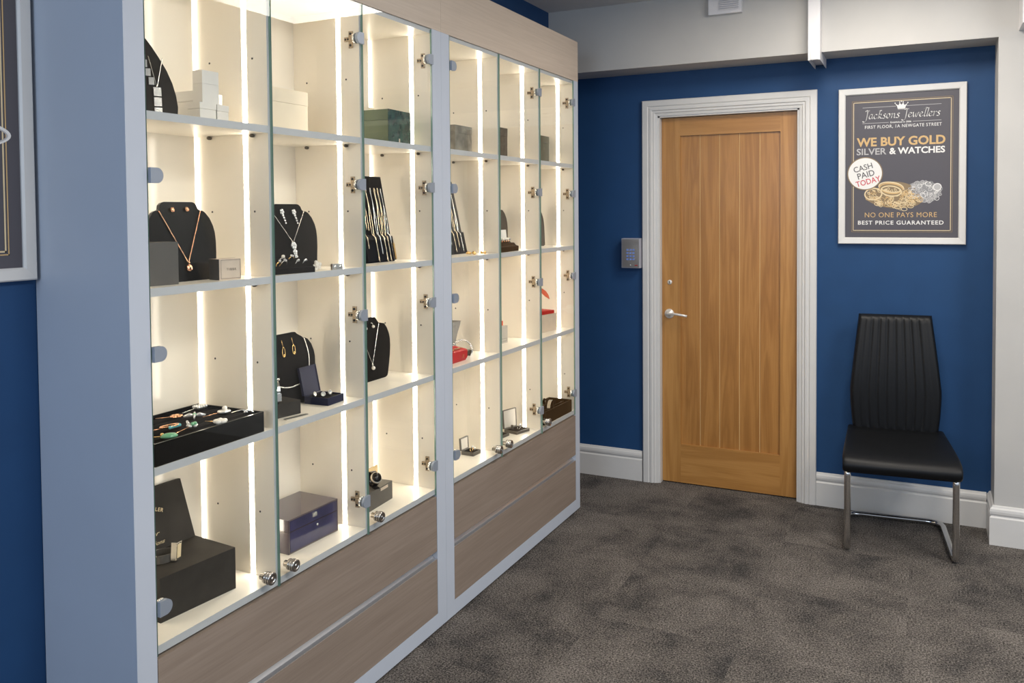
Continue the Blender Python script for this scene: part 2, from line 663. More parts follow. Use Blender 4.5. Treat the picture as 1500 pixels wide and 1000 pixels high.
yF = YB + .034                        # the face of the leaf
L0, L1, T1 = DL + .013, DR - .013, DT - .014
s0, s1, zb, zt = .344, .853, .212, 1.848     # inner panel
leaf_bm = bmn()
box(leaf_bm, L0, s0, yF, yF + .04, .006, T1)
box(leaf_bm, s1, L1, yF, yF + .04, .006, T1)
leaf = part('door_leaf', leaf_bm, oak_v, d1, d1, bevel=.0015)
bm = bmn(); box(bm, s0, s1, yF, yF + .04, zt, T1); part('top_rail', bm, oak_h, leaf, d1, bevel=.0015)
bm = bmn(); box(bm, s0, s1, yF, yF + .04, .006, zb); part('bottom_rail', bm, oak_h, leaf, d1, bevel=.0015)
bm = bmn()
npl = 5
pw = (s1 - s0) / npl
for i in range(npl):
    a, b = s0 + i * pw, s0 + (i + 1) * pw
    g0 = 0 if i == 0 else .0022
    g1 = 0 if i == npl - 1 else .0022
    pts = [(a, .017), (a, .036), (b, .036), (b, .017), (b - g1, .0125), (a + g0, .0125)]
    prism(bm, pts, lambda u, v, w: (u, yF + v, w), zb, zt)
    if g1:
        box(bm, b - .0016, b + .0016, yF + .0138, yF + .018, zb, zt, 1)
part('plank_panel', bm, [oak_pl, groove_m], leaf, d1)
# escutcheon
bm = bmn()
lathe(bm, [(.0125, 0), (.0125, .004), (.010, .0055), (0, .0055)], at(.287, yF, 1.075, Matrix.Rotation(R(90), 4, 'X')), 24)
key = part('escutcheon', bm, bright_nickel, leaf, d1)
bm = bmn()
lathe(bm, [(.0032, 0), (.0032, .001), (0, .001)], at(.287, yF - .0054, 1.0775, Matrix.Rotation(R(90), 4, 'X')), 12, 0)
prism(bm, [(-.0012, 0), (.0012, 0), (.0024, -.0085), (-.0024, -.0085)], lambda u, v, w: (.287 + u, yF - .0054 - w, 1.077 + v), 0, .001)
part('keyhole', bm, dark_m, leaf, d1, label='dark keyhole')
bm = bmn()
hx, hz_ = .285, .907
lathe(bm, [(.0255, 0), (.0255, .005), (.0225, .008), (.009, .009), (.0085, .036), (0, .037)],
      at(hx, yF, hz_, Matrix.Rotation(R(90), 4, 'X')), 28)
tube(bm, fillet([(hx - .012, yF - .034, hz_ - .001), (hx + .02, yF - .042, hz_ + .004), (hx + .06, yF - .046, hz_ + .002), (hx + .104, yF - .040, hz_ - .006)], .02),
     .0065, 10, flat=.8)
part('lever_handle', bm, bright_nickel, leaf, d1)

# --- keypad beside the door
k = thing('door_keypad', 'brushed steel door entry keypad with blue lit keys, fixed beside the white door frame', 'keypad', (.0995, YB, 1.23))
bm = bmn(); box(bm, -.054, .046, -.046, 0, -.079, .079)
part('housing', bm, plastic_g, k, bevel=.003)
bm = bmn(); box(bm, -.049, .043, -.050, -.046, -.075, .075)
part('face_plate', bm, keypad_m, k, bevel=.0012)
for r_ in range(4):
    for c_ in range(3):
        bm = bmn()
        x0 = -.020 + c_ * .0168
        z0 = .018 - r_ * .0168
        box(bm, x0 - .0052, x0 + .0052, -.0515, -.050, z0 - .0042, z0 + .0042)
        part('key', bm, key_blue, k, bevel=.0008)
bm = bmn()
lathe(bm, [(.003, 0), (.003, .002), (0, .003)], at(-.003, -.05, -.063, Matrix.Rotation(R(90), 4, 'X')), 12)
part('bell_button', bm, print_white, k)
bm = bmn(); box(bm, .020, .036, -.0508, -.050, -.066, -.062)
part('name_strip', bm, red_m, k, label='tiny red strip')

# --- trunking on the beam, extractor vent, ducting at the corner
t = thing('cable_trunking', 'white box trunking running down the front of the beam above the oak door', 'trunking', (1.046, 2.98, 2.137))
bm = bmn()
x0, x1 = 1.020, 1.072
for a, b in ((x0, x0 + .003), (x1 - .003, x1)):
    box(bm, a, b, 2.98, YC, 2.137, ZC)
    box(bm, a, b, YC, YB, 2.137, ZB)
box(bm, x0 + .003, x1 - .003, 2.98, 2.983, 2.137, ZC)
box(bm, x0 + .003, x1 - .003, 2.99, YC, 2.155, 2.158)
box(bm, x0 + .003, x1 - .003, YC, YB, 2.155, 2.158)
part('channel', bm, plastic_w, t, t)
bm = bmn(); box(bm, x0 + .010, x1 - .007, 2.976, 2.9805, 2.139, 2.182)
part('end_cover', bm, gloss_white, t, t, bevel=.001)

v = thing('extractor_vent', 'white louvred air vent grille high on the beam near the ceiling', 'vent', (.634, YC, 2.40))
bm = bmn(); box(bm, .5548, .7136, YC - .028, YC, 2.400, 2.508)
part('housing', bm, plastic_w, v, v, bevel=.004)
bm = bmn(); box(bm, .605, .700, YC - .0292, YC - .0275, 2.418, 2.502)
part('vent_backing', bm, plastic_g, v, v)
for i in range(9):
    bm = bmn()
    z0 = 2.419 + i * .0094
    prism(bm, [(0, 0), (-.0045, -.003), (-.0045, .001), (0, .005)], lambda u, w_, q: (q, YC - .029 + u, z0 + w_), .605, .700)
    part('louvre', bm, plastic_w, v, v)

bm = bmn(); box(bm, 0, .45, -.175, 0, 0, .28)
solo('ducting_box', bm, plastic_w, 'white boxed ducting at the upper right corner of the pier', 'ducting', (1.8565, YC, 2.2), bevel=.002)


# ------------------------------------------------------------------ the framed posters
# calligraphic lettering drawn with a broad-nib pen (for the shop sign's script)
GLY = {
    'J': (1.05, [[(.95, 1.75), (.72, 1.92), (.45, 1.80), (.62, 1.70), (.95, 1.78), (1.30, 1.80)],
                 [(.92, 1.76), (.80, 1.0), (.66, .2), (.50, -.35), (.15, -.62), (-.18, -.45)]]),
    'a': (.98, [[(.82, .92), (.50, 1.0), (.20, .70), (.12, .25), (.30, .02), (.58, .22), (.80, .85)], [(.84, .95), (.72, .35), (.76, .04), (1.0, .16)]]),
    'c': (.80, [[(.72, .82), (.55, 1.0), (.25, .78), (.12, .32), (.28, .02), (.55, .06), (.78, .25)]]),
    'k': (.98, [[(.62, 1.75), (.40, 1.0), (.16, 0.0)], [(.25, .50), (.55, .92), (.80, .92), (.70, .60), (.36, .48)], [(.42, .48), (.62, .12), (.95, .05)], [(.38, 1.62), (.64, 1.80), (.90, 1.70)]]),
    's': (.74, [[(.74, .88), (.50, 1.0), (.30, .78), (.50, .50), (.58, .22), (.36, .0), (.05, .10)]]),
    'o': (.95, [[(.55, 1.0), (.25, .78), (.14, .32), (.32, .02), (.62, .18), (.80, .62), (.70, .94), (.50, .98)]]),
    'n': (1.05, [[(.12, .86), (.32, .96), (.26, .5), (.14, 0)], [(.24, .45), (.50, .88), (.76, .96), (.76, .6), (.70, .10), (.82, .02), (1.05, .18)]]),
    'e': (.82, [[(.18, .48), (.52, .58), (.72, .80), (.55, 1.0), (.28, .82), (.13, .38), (.28, .02), (.55, .06), (.82, .26)]]),
    'w': (1.35, [[(.08, .86), (.28, .96), (.24, .4), (.34, .02), (.58, .3), (.76, .92)], [(.76, .92), (.70, .3), (.84, .02), (1.10, .35), (1.22, .92), (1.36, .84)]]),
    'l': (.50, [[(.62, 1.82), (.42, 1.0), (.22, .2), (.30, .0), (.52, .16)]]),
    'L': (.50, [[(.62, 1.82), (.42, 1.0), (.22, .2), (.30, .0), (.52, .16)], [(.18, 1.70), (.60, 1.86), (1.0, 1.74)]]),
    'r': (.72, [[(.12, .86), (.32, .96), (.26, .5), (.14, 0)], [(.24, .48), (.48, .86), (.72, .94), (.78, .84)]]),
    ' ': (.55, []),
}


def catmull(pts, n=6):
    P = [Vector((a, b)) for a, b in pts]
    P = [P[0] * 2 - P[1]] + P + [P[-1] * 2 - P[-2]]
    out = []
    for i in range(1, len(P) - 2):
        for k in range(n):
            t = k / n
            out.append(.5 * ((2 * P[i]) + (-P[i - 1] + P[i + 1]) * t + (2 * P[i - 1] - 5 * P[i] + 4 * P[i + 1] - P[i + 2]) * t * t
                             + (-P[i - 1] + 3 * P[i] - 3 * P[i + 1] + P[i + 2]) * t ** 3))
    out.append(P[-2])
    return out


def script_text(bm, s, fn, u0, u1, vbase, scale_v, mi, w):
    total = sum(GLY[c][0] for c in s)
    su = (u1 - u0) / total
    x = 0.0
    pen = Vector((math.cos(R(38)), math.sin(R(38)))) * .105
    thin = Vector((-math.sin(R(38)), math.cos(R(38)))) * .030
    for c in s:
        adv, strokes = GLY[c]
        for st in strokes:
            P = catmull(st)
            for a, b in zip(P, P[1:]):
                for off in (pen, thin):
                    q = [a - off, a + off, b + off, b - off]
                    vs = [bm.verts.new(fn(u0 + (x + p.x) * su, vbase + p.y * scale_v, w)) for p in q]
                    try:
                        bm.faces.new(vs).material_index = mi
                    except ValueError:
                        pass
        x += adv


def rect(bm, fn, u0, u1, v0, v1, w, mi):
    bm.faces.new([bm.verts.new(fn(u, v, w)) for u, v in ((u0, v0), (u1, v0), (u1, v1), (u0, v1))]).material_index = mi


def ring2d(bm, fn, cu, cv, ru, rv, t, w, mi, rot=0.0, n=22, a0=0.0, a1=2 * PI):
    c, s = math.cos(rot), math.sin(rot)

    def P(r1, r2, a):
        x, y = r1 * math.cos(a), r2 * math.sin(a)
        return fn(cu + x * c - y * s, cv + x * s + y * c, w)
    for i in range(n):
        a, b = a0 + (a1 - a0) * i / n, a0 + (a1 - a0) * (i + 1) / n
        vs = [bm.verts.new(q) for q in (P(ru, rv, a), P(ru, rv, b), P(ru - t, rv - t, b), P(ru - t, rv - t, a))]
        bm.faces.new(vs).material_index = mi


def disc2d(bm, fn, cu, cv, ru, rv, w, mi, n=36, rot=0.0):
    c, s = math.cos(rot), math.sin(rot)
    bm.faces.new([bm.verts.new(fn(cu + ru * math.cos(2 * PI * i / n) * c - rv * math.sin(2 * PI * i / n) * s,
                                  cv + ru * math.cos(2 * PI * i / n) * s + rv * math.sin(2 * PI * i / n) * c, w)) for i in range(n)]).material_index = mi


PM = [print_dark, print_white, print_silver, print_silver2, print_gold, print_gold2, print_gold3, print_red, print_grey]


def poster_frame(root, W, H, fn, fw=.031):
    """fn(u, v, w): u right, v up from the lower left corner, w out of the wall"""
    bm = bmn()
    outer = [(0, 0), (W, 0), (W, H), (0, H)]
    prof = [(0, 0), (0, .018), (.003, .021), (fw - .004, .019), (fw, .014), (fw, 0)]
    dirs = [(1, 1), (-1, 1), (-1, -1), (1, -1)]
    rings = [[Vector(fn(pu + du * a, pv + dv * a, b)) for a, b in prof] for (pu, pv), (du, dv) in zip(outer, dirs)]
    rings.append([v.copy() for v in rings[0]])
    loft(bm, rings, cap=False, smooth=False)
    bmesh.ops.remove_doubles(bm, verts=bm.verts, dist=1e-5)
    part('frame', bm, gloss_white, root, root)


def border(bm, fn, u0, u1, v0, v1, t, w, mi):
    rect(bm, fn, u0, u1, v0, v0 + t, w, mi)
    rect(bm, fn, u0, u1, v1 - t, v1, w, mi)
    rect(bm, fn, u0, u0 + t, v0, v1, w, mi)
    rect(bm, fn, u1 - t, u1, v0, v1, w, mi)


PX0, PX1, PZ0, PZ1 = 1.1300, 1.6735, 1.2885, 2.0265
pr = thing('framed_poster', 'white framed dark poster offering to buy gold, hung above the black chair', 'poster', ((PX0 + PX1) / 2, YB, PZ0))
fnp = lambda u, v, w: (PX0 + u, YB - w, PZ0 + v)
poster_frame(pr, PX1 - PX0, PZ1 - PZ0, fnp)
fw_ = lambda u, v, w: (u, YB - w, v)          # poster lettering laid out in wall coordinates
bm = bmn()
box(bm, PX0 + .028, PX1 - .028, YB - .010, YB - .002, PZ0 + .028, PZ1 - .028)
w = .0106
border(bm, fw_, 1.1890, 1.6185, 1.3450, 1.9670, .0022, w, 6)
border(bm, fw_, 1.1955, 1.6120, 1.3515, 1.9605, .0028, w, 5)
# shop sign
rect(bm, fw_, 1.236, 1.380, 1.9330, 1.9350, w, 2)
rect(bm, fw_, 1.424, 1.571, 1.9330, 1.9350, w, 2)
rect(bm, fw_, 1.236, 1.350, 1.8590, 1.8610, w, 2)
rect(bm, fw_, 1.452, 1.571, 1.8590, 1.8610, w, 2)
cr = [(-.016, -.014), (.016, -.014), (.018, -.004), (.027, .010), (.013, .001), (.0075, .013), (0, .003), (-.0075, .013), (-.013, .001), (-.027, .010), (-.018, -.004)]
bm.faces.new([bm.verts.new(fw_(1.404 + a, 1.936 + b, w)) for a, b in cr]).material_index = 1
for a, b in ((-.027, .012), (-.0075, .016), (.0075, .016), (.027, .012), (0, .019)):
    disc2d(bm, fw_, 1.404 + a, 1.936 + b, .0026, .0026, w, 1, 10)
rect(bm, fw_, 1.389, 1.419, 1.9185, 1.9205, w, 1)
script_text(bm, 'Jacksons JeweLlers', fw_, 1.240, 1.566, 1.8800, .0215, 1, w)
add_text(bm, 'Established in 2006', fw_, 1.357, 1.446, 1.8560, 1.8640, 1, .012, w=w)
add_text(bm, 'FIRST FLOOR, 1A NEWGATE STREET', fw_, 1.247, 1.5725, 1.8320, 1.8490, 1, .004, spacing=1.12, w=w)
add_text(bm, 'WE BUY GOLD', fw_, 1.2108, 1.588, 1.7500, 1.7925, 4, .030, spacing=1.0, w=w)
add_text(bm, 'SILVER', fw_, 1.2108, 1.341, 1.7105, 1.7415, 2, .018, w=w)
add_text(bm, '& WATCHES', fw_, 1.3535, 1.5868, 1.7105, 1.7415, 1, .030, w=w)
# pile of gold and silver jewellery
rp = random.Random(3)
disc2d(bm, fw_, 1.372, 1.505, .122, .048, w, 6, rot=-.10)
disc2d(bm, fw_, 1.395, 1.535, .085, .045, w + .0001, 6, rot=-.2)
disc2d(bm, fw_, 1.495, 1.532, .078, .050, w, 3)
for i in range(120):
    a, r_ = rp.uniform(0, 2 * PI), math.sqrt(rp.random())
    cu, cv = 1.505 + .068 * r_ * math.cos(a), 1.533 + .047 * r_ * math.sin(a)
    s = rp.uniform(.006, .015)
    ring2d(bm, fw_, cu, cv, s, s * rp.uniform(.4, 1), rp.uniform(.0018, .003), w + .0003 + i * 1e-6, rp.choice((1, 2, 2, 3, 2)), rp.uniform(0, PI), 12)
for i in range(170):
    a, r_ = rp.uniform(0, 2 * PI), math.sqrt(rp.random())
    cu, cv = 1.375 + .118 * r_ * math.cos(a), 1.503 + .045 * r_ * math.sin(a) - .10 * .118 * r_ * math.cos(a)
    s = rp.uniform(.006, .016)
    ring2d(bm, fw_, cu, cv, s, s * rp.uniform(.35, .95), rp.uniform(.0018, .003), w + .0006 + i * 1e-6, rp.choice((4, 5, 5, 6, 4)), rp.uniform(0, PI), 12)
for i in range(4):
    ring2d(bm, fw_, 1.362, 1.556 - i * .006, .056 - i * .003, .026, .006, w + .0009 + i * 1e-5, (5, 4, 6, 5)[i], -.15, 30)
ring2d(bm, fw_, 1.285, 1.525, .040, .030, .006, w + .0009, 5, .1, 26)
disc2d(bm, fw_, 1.556, 1.553, .018, .018, w + .0009, 2, 20)
ring2d(bm, fw_, 1.556, 1.553, .018, .018, .004, w + .001, 1)
for cu, cv in ((1.412, 1.476), (1.418, 1.453), (1.445, 1.466), (1.36, 1.474), (1.303, 1.478), (1.39, 1.462)):
    ring2d(bm, fw_, cu, cv, .014, .0095, .0028, w + .001, 5, -.1)
# the round badge
disc2d(bm, fw_, 1.248, 1.6225, .0785, .0785, w + .0012, 6, 44)
disc2d(bm, fw_, 1.248, 1.6225, .0740, .0740, w + .0014, 1, 44)
ca, sa = math.cos(R(15)), math.sin(R(15))
fb = lambda u, v, q: (1.249 + u * ca - v * sa, YB - q, 1.6225 + u * sa + v * ca)
add_text(bm, 'CASH', fb, -.045, .040, .016, .043, 8, .012, w=w + .0016)
add_text(bm, 'PAID', fb, -.036, .040, -.019, .009, 8, .012, w=w + .0016)
add_text(bm, 'TODAY', fb, -.052, .058, -.053, -.026, 7, .012, w=w + .0016)
add_text(bm, 'NO ONE PAYS MORE', fw_, 1.2482, 1.5550, 1.4145, 1.4375, 4, 0, spacing=1.08, w=w)
add_text(bm, 'BEST PRICE GUARANTEED', fw_, 1.2182, 1.5831, 1.3800, 1.3990, 1, .018, spacing=1.15, w=w)
part('poster_print', bm, PM, pr, pr)
bm = bmn()

# second poster on the left wall, cut by the picture's edge
LY0, LY1, LZ0, LZ1 = -.430, .1140, 1.3085, 2.047
pl = thing('framed_poster', 'white framed poster cut by the left edge, with a silver ring picture', 'poster', (XL, (LY0 + LY1) / 2, LZ0))
fnl = lambda u, v, w: (XL + w, LY0 + u, LZ0 + v)
poster_frame(pl, LY1 - LY0, LZ1 - LZ0, fnl, .029)
bm = bmn()
box(bm, XL + .002, XL + .010, LY0 + .027, LY1 - .027, LZ0 + .027, LZ1 - .027)
fl_ = lambda u, v, w: (XL + w, u, v)
border(bm, fl_, LY0 + .059, .0555, 1.3660, 1.990, .0026, w, 4)
border(bm, fl_, LY0 + .066, .0490, 1.3725, 1.984, .0036, w, 5)
ring2d(bm, fl_, -.062, 1.628, .128, .033, .0085, w + .0004, 1, 0, 40)
ring2d(bm, fl_, -.062, 1.627, .121, .027, .0040, w + .0006, 2, 0, 40)
part('poster_print', bm, PM, pl, pl)

# ------------------------------------------------------------------ the two display cabinets
ZPLB, ZPEL, ZTOP = .062, 2.077, 2.267
SHZ = (1.679, 1.291, .895)
SHT = .0185
BASEZ = .498
BACKX = -.255
FX = -.0065                     # front edge of shelves and partitions, just behind the glass
HZ = (1.971, 1.538, 1.147, .584)


def knob_bm(bm, y, z):
    lathe(bm, [(.0085, -.026), (.0085, -.006), (.0150, -.005), (.0150, .006), (.0118, .0075), (.0118, .0095), (.0165, .011),
               (.0165, .0165), (.0142, .018), (.0142, .0195), (.0165, .021), (.0165, .0255), (.0145, .028), (.0095, .0285), (.009, .0265), (.0045, .0265), (.004, .0285), (0, .0285)],
          at(.001, y, z, AXX) @ Matrix.Diagonal((1, 1, .72, 1)), 24)


def clip_bm(bm, y, z, side):
    """D-shaped glass clip: flat side toward the hinge"""
    n = 14
    pts = [(-.017, -.017)] + [(.0 + .017 * math.sin(PI * i / n), -.017 * math.cos(PI * i / n)) for i in range(n + 1)] + [(-.017, .017)]
    prism(bm, [(a * side, b) for a, b in pts], lambda u, v, w_: (w_, y + u, z + v), 0, .009)


def cabinet(label, y0, y1, yin0, yin1, rear_bays, hinge_sides, cream):
    c = thing('display_cabinet', label, 'cabinet', (-.15, (y0 + y1) / 2, 0))
    P = lambda name, bm, m, parent=None, **kw: part(name, bm, m, parent or c, c, **kw)
    for a, b in ((y0, yin0), (yin1, y1)):
        bm = bmn(); box(bm, XL + .002, 0, a, b, .009, ZPEL)
        P('side_panel', bm, cab_white, bevel=.0012)
    bm = bmn(); box(bm, BACKX - .012, BACKX, yin0, yin1, BASEZ - .018, 2.062)
    P('back_panel', bm, cab_back)
    bm = bmn(); fs = box(bm, XL + .004, FX, yin0, yin1, 2.062, ZPEL)
    fs[3].material_index = 1
    P('top_panel', bm, [cab_in, shelf_edge])
    bm = bmn(); fs = box(bm, XL + .004, FX, yin0, yin1, BASEZ - SHT, BASEZ)
    fs[3].material_index = 1
    P('base_shelf', bm, [cab_in, shelf_edge])
    bm = bmn(); box(bm, XL + .002, .0005, y0, y1, ZPEL, ZTOP)
    P('pelmet', bm, pel_wood, bevel=.001)
    bm = bmn(); box(bm, -.03, 0, yin0, yin1, .009, ZPLB)
    P('plinth', bm, cab_white, bevel=.001)
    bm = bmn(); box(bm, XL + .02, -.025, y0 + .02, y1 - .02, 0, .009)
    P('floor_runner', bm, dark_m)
    bm = bmn(); box(bm, -.020, -.0005, yin0 + .002, yin1 - .002, .282, .4715)
    P('drawer_front', bm, drw_wood, bevel=.001)
    bm = bmn(); box(bm, -.020, -.0005, yin0 + .002, yin1 - .002, ZPLB + .001, .2525)
    P('drawer_front', bm, drw_wood, bevel=.001)
    bm = bmn()
    prism(bm, [(-.002, .2525), (-.026, .2525), (-.026, .284), (-.019, .284), (-.022, .268), (-.014, .2565), (-.002, .2545)],
          lambda u, v, w_: (u, w_, v), yin0 + .002, yin1 - .002)
    P('finger_pull', bm, alu)
    bm = bmn(); box(bm, -.05, -.021, yin0, yin1, ZPLB, BASEZ - SHT)
    P('drawer_carcass', bm, cab_white)
    w3 = (yin1 - yin0) / 3
    parts_y = [yin0, yin0 + w3, yin0 + 2 * w3, yin1]
    for i in (1, 2):
        bm = bmn()
        fs = box(bm, BACKX, FX, parts_y[i] - .009, parts_y[i] + .009, BASEZ, 2.062)
        fs[3].material_index = 1
        for z in (1.8546, 1.459, 1.0645, .670):
            for x in (-.2045, -.0555):
                lathe(bm, [(.0028, 0), (.0028, .0006), (0, .0006)], at(x, parts_y[i] - .0092, z, Matrix.Rotation(R(90), 4, 'X')), 8, 2)
        P('partition', bm, [cab_in, shelf_edge, dark_m])
    for i in range(3):
        a = parts_y[i] + (.009 if i else 0)
        b = parts_y[i + 1] - (.009 if i < 2 else 0)
        # inner lining of the outer panels (cream inside, as the partitions)
        if i == 2:
            bm = bmn(); box(bm, BACKX, FX, yin1 - .0012, yin1, BASEZ, 2.062)
            for z in (1.8546, 1.459, 1.0645, .670):
                for x in (-.2045, -.0555):
                    lathe(bm, [(.0028, 0), (.0028, .0006), (0, .0006)], at(x, yin1 - .0014, z, Matrix.Rotation(R(90), 4, 'X')), 8, 1)
            P('side_lining', bm, [cab_in, dark_m])
            b -= .0012
        if i == 0:
            bm = bmn(); box(bm, BACKX, FX, yin0, yin0 + .0012, BASEZ, 2.062)
            P('side_lining', bm, [cab_in])
            a += .0012
        lv = [BASEZ] + [z for z in SHZ[::-1]] + [2.062 + SHT]
        bm = bmn()
        for z0, z1 in zip(lv, lv[1:]):
            box(bm, -.0905, -.0755, b - .0006, b, z0 + .001, z1 - SHT - .001)
        P('led_strip', bm, led, label='unseen light strip added as fill')
        bm = bmn()  # unseen strips, added to light shelf items and partitions from the left
        for z0, z1 in zip(lv, lv[1:]):
            box(bm, -.2420, -.2240, a, a + .0006, z0 + .001, z1 - SHT - .001)
        P('led_strip', bm, led_fill, label='unseen light strip added as fill')
        if i in rear_bays:
            bm = bmn()
            for z0, z1 in zip(lv, lv[1:]):
                box(bm, BACKX, BACKX + .0006, b - .010, b - .001, z0 + .001, z1 - SHT - .001)
            P('led_strip', bm, led_soft, label='unseen light strip added as fill')
        for z in SHZ:
            bm = bmn()
            fs = box(bm, BACKX, FX, a, b, z - SHT, z)
            fs[3].material_index = 1
            sh = P('shelf', bm, [cab_in, shelf_edge])
            for x in (-.2045, -.0555):
                bm = bmn()
                lathe(bm, [(.0040, 0), (.0048, .003), (.0048, .010), (.003, .013), (0, .013)], at(x, b, z - SHT - .005, Matrix.Rotation(R(90), 4, 'X')), 8)
                P('shelf_pin', bm, pin_m, sh)
        # glass door
        g0 = parts_y[i] + (.0022 if i else .003)
        g1 = parts_y[i + 1] - (.0022 if i < 2 else .003)
        bm = bmn()
        fs = box(bm, -.0058, -.0004, g0, g1, .477, 2.0745)
        for f, mi in zip(fs, (2, 2, 1, 0, 1, 2)):
            f.material_index = mi
        gd = P('glass_door', bm, [MATS['door_glass'], glass_edge, MATS['pane_back']])
        left = hinge_sides[i] == 'L'
        bm = bmn()
        knob_bm(bm, (g1 - .048) if left else (g0 + .038), .5205)
        P('door_knob', bm, knob_m, gd)
        for z in HZ:
            yc = g0 + .017 if left else g1 - .019
            bm = bmn(); clip_bm(bm, yc, z, 1 if left else -1)
            P('hinge_clip', bm, clip_m, gd, bevel=.0012)
            bm = bmn(); lathe(bm, [(.0145, -.0135), (.0158, -.0125), (.0158, -.0075), (.0145, -.006)], at(0, yc, z, AXX), 20)
            P('hinge_cup', bm, chrome, gd)
            if not left:
                bm = bmn()
                yp = b - .0002
                box(bm, -.0415, -.0275, yp - .004, yp, z - .025, z + .025)
                box(bm, -.054, -.020, yp - .009, yp - .0035, z - .006, z + .007)
                box(bm, -.024, -.016, min(yc, yp - .02), yp - .004, z - .005, z + .005)
                for dx, dz in ((-.0345, .017), (-.0345, -.017)):
                    lathe(bm, [(.0038, 0), (.0038, .002), (0, .002)], at(dx, yp - .004, z + dz, Matrix.Rotation(R(90), 4, 'X')), 10, 1)
                for dx in (-.049, -.040):
                    lathe(bm, [(.0030, 0), (.0030, .0015), (0, .0015)], at(dx, yp - .009, z, Matrix.Rotation(R(90), 4, 'X')), 10, 1)
                P('hinge', bm, [hinge_m, dark_m], gd, bevel=.0008)
    return c


cabinet('nearer of the two lit glass-fronted display cabinets, wood-effect drawers below, beside the left wall poster',
        .1215, 1.4177, .174, 1.3585, (0, 2), 'LRR', 'A')
cabinet('farther lit glass-fronted display cabinet with wood-effect pelmet, closest to the oak door',
        1.4183, 2.697, 1.474, 2.645, (), 'LRR', 'B')


# ------------------------------------------------------------------ things on the shelves
def tbox(name, label, cat, A, rz, wd, dp, h, mat, group=None, bevel=.001, lid=None, base=None):
    """carton with its front left bottom corner at A; front faces local +x. A lid shows as a part of its own."""
    c, s = math.cos(rz), math.sin(rz)
    ctr = (A[0] + (-s) * wd / 2 - c * dp / 2, A[1] + c * wd / 2 - s * dp / 2, A[2])
    t = thing(name, label, cat, ctr, (0, 0, rz), group)
    hl = lid if lid else 0
    bm = bmn(); box(bm, -dp / 2, dp / 2, -wd / 2, wd / 2, 0, h - hl)
    part('box_body', bm, base or mat, t, bevel=bevel)
    if lid:
        e = .0008
        bm = bmn(); box(bm, -dp / 2 - e, dp / 2 + e, -wd / 2 - e, wd / 2 + e, h - hl + .0006, h)
        part('box_lid', bm, mat, t, bevel=bevel)
    return t


def face(dp, wd):
    """front-face mapping for lettering: u to the right, v up"""
    return lambda u, v, w_: (dp / 2 + w_, u, v)


def bust_outline(bw=.083, ww=.103, hw=.066, nw=.050, h=.196):
    half = [(bw * .84, 0), (bw * .97, .004), (bw * 1.03, .012), (bw + (ww - bw) * .35, .035), (bw + (ww - bw) * .72, .068), (bw + (ww - bw) * .93, .095), (ww, .117), (ww * .975, .135), (ww * .90, .155), (ww * .78, .170),
            (hw * 1.10, .1745), (hw, .1735), (hw * .90, .179), (nw * 1.12, h - .007), (nw * .98, h - .0015), (nw * .85, h)]
    k = h / .196
    half = [(a, min(b * k, h) if b < .176 else b + (h - .196 if b < h - .01 else 0)) for a, b in half]
    return half + [(-a, b) for a, b in half[::-1]]


def make_bust(name, label, loc, rz, lean, mat, outline, strut=True):
    t = thing(name, label, 'jewellery stand', loc, (0, -lean, rz), 'black jewellery busts')
    bm = bmn()
    prism(bm, outline, lambda u, v, w_: (w_, u, v), -.010, 0)
    part('bust_board', bm, mat, t, bevel=.0022, seg=3)
    if strut:
        bm = bmn()
        hh = max(p[1] for p in outline) * .55
        ln = math.tan(lean + R(10)) * hh
        prism(bm, [(-.010, hh), (-.010 - ln, hh * .02 + .004 + math.sin(lean) * ln), (-.016 - ln, .006 + math.sin(lean) * ln), (-.016, hh)],
              lambda u, v, w_: (u, w_, v), -.016, .016)
        part('easel_strut', bm, mat, t)
    return (loc, (0, -lean, rz))


def chain_path(top, low, n=26, sag=.0, x=.0022):
    """open V or U: from (+/-top) down to the low point, in the bust's face plane"""
    out = []
    for i in range(n + 1):
        s = -1 + 2 * i / n
        a = abs(s)
        y = top[0] * (s if not sag else math.copysign(a ** (1 - sag), s))
        z = low + (top[1] - low) * (a ** (1 + 1.2 * sag))
        out.append((x, y, z))
    return out


def resample(pts, step):
    P = [Vector(p) for p in pts]
    out = [P[0]]
    acc = 0
    for a, b in zip(P, P[1:]):
        d = (b - a).length
        while acc + d >= step:
            t_ = (step - acc) / d
            a = a + (b - a) * t_
            out.append(a)
            d = (b - a).length
            acc = 0
        acc += d
    return out


def link_chain(bm, pts, r, mi=0, step=None):
    P = resample(pts, (step or r * 1.1))
    if len(P) < 3:
        return
    tube(bm, P, [r * (1.0 if i % 2 else .58) for i in range(len(P))], 6, mi=mi)


def flower(bm, y, z, r, x=.003, mi=0, petals=5, ph=0.0):
    for k in range(petals):
        a = 2 * PI * k / petals + ph
        ball(bm, (x, y + r * .62 * math.cos(a), z + r * .62 * math.sin(a)), r * .48, mi, 8, sx=.6)
    ball(bm, (x + r * .15, y, z), r * .36, mi, 8)


def necklace(label, frame, top, low, r, mat, pend=None, sag=0.0, beads=False):
    t = thing('necklace', label, 'necklace', frame[0], frame[1], 'necklaces on display busts')
    bm = bmn()
    path = chain_path(top, low, 30, sag)
    if beads:
        for p in resample(path, r * 1.75):
            ball(bm, p, r, 0, 7)
    else:
        link_chain(bm, path, r)
    part('chain', bm, mat, t)
    if pend:
        bm = bmn()
        m = pend(bm)
        part('pendant', bm, m, t)


def earrings(label, frame, pts, fn, mats):
    for i, (y, z) in enumerate(pts):
        bm = bmn()
        fn(bm, y, z)
        side = 'left' if i == 0 else 'right'
        solo('earring', bm, mats, label % side, 'earring', frame[0], frame[1], 'earrings pinned on display busts')


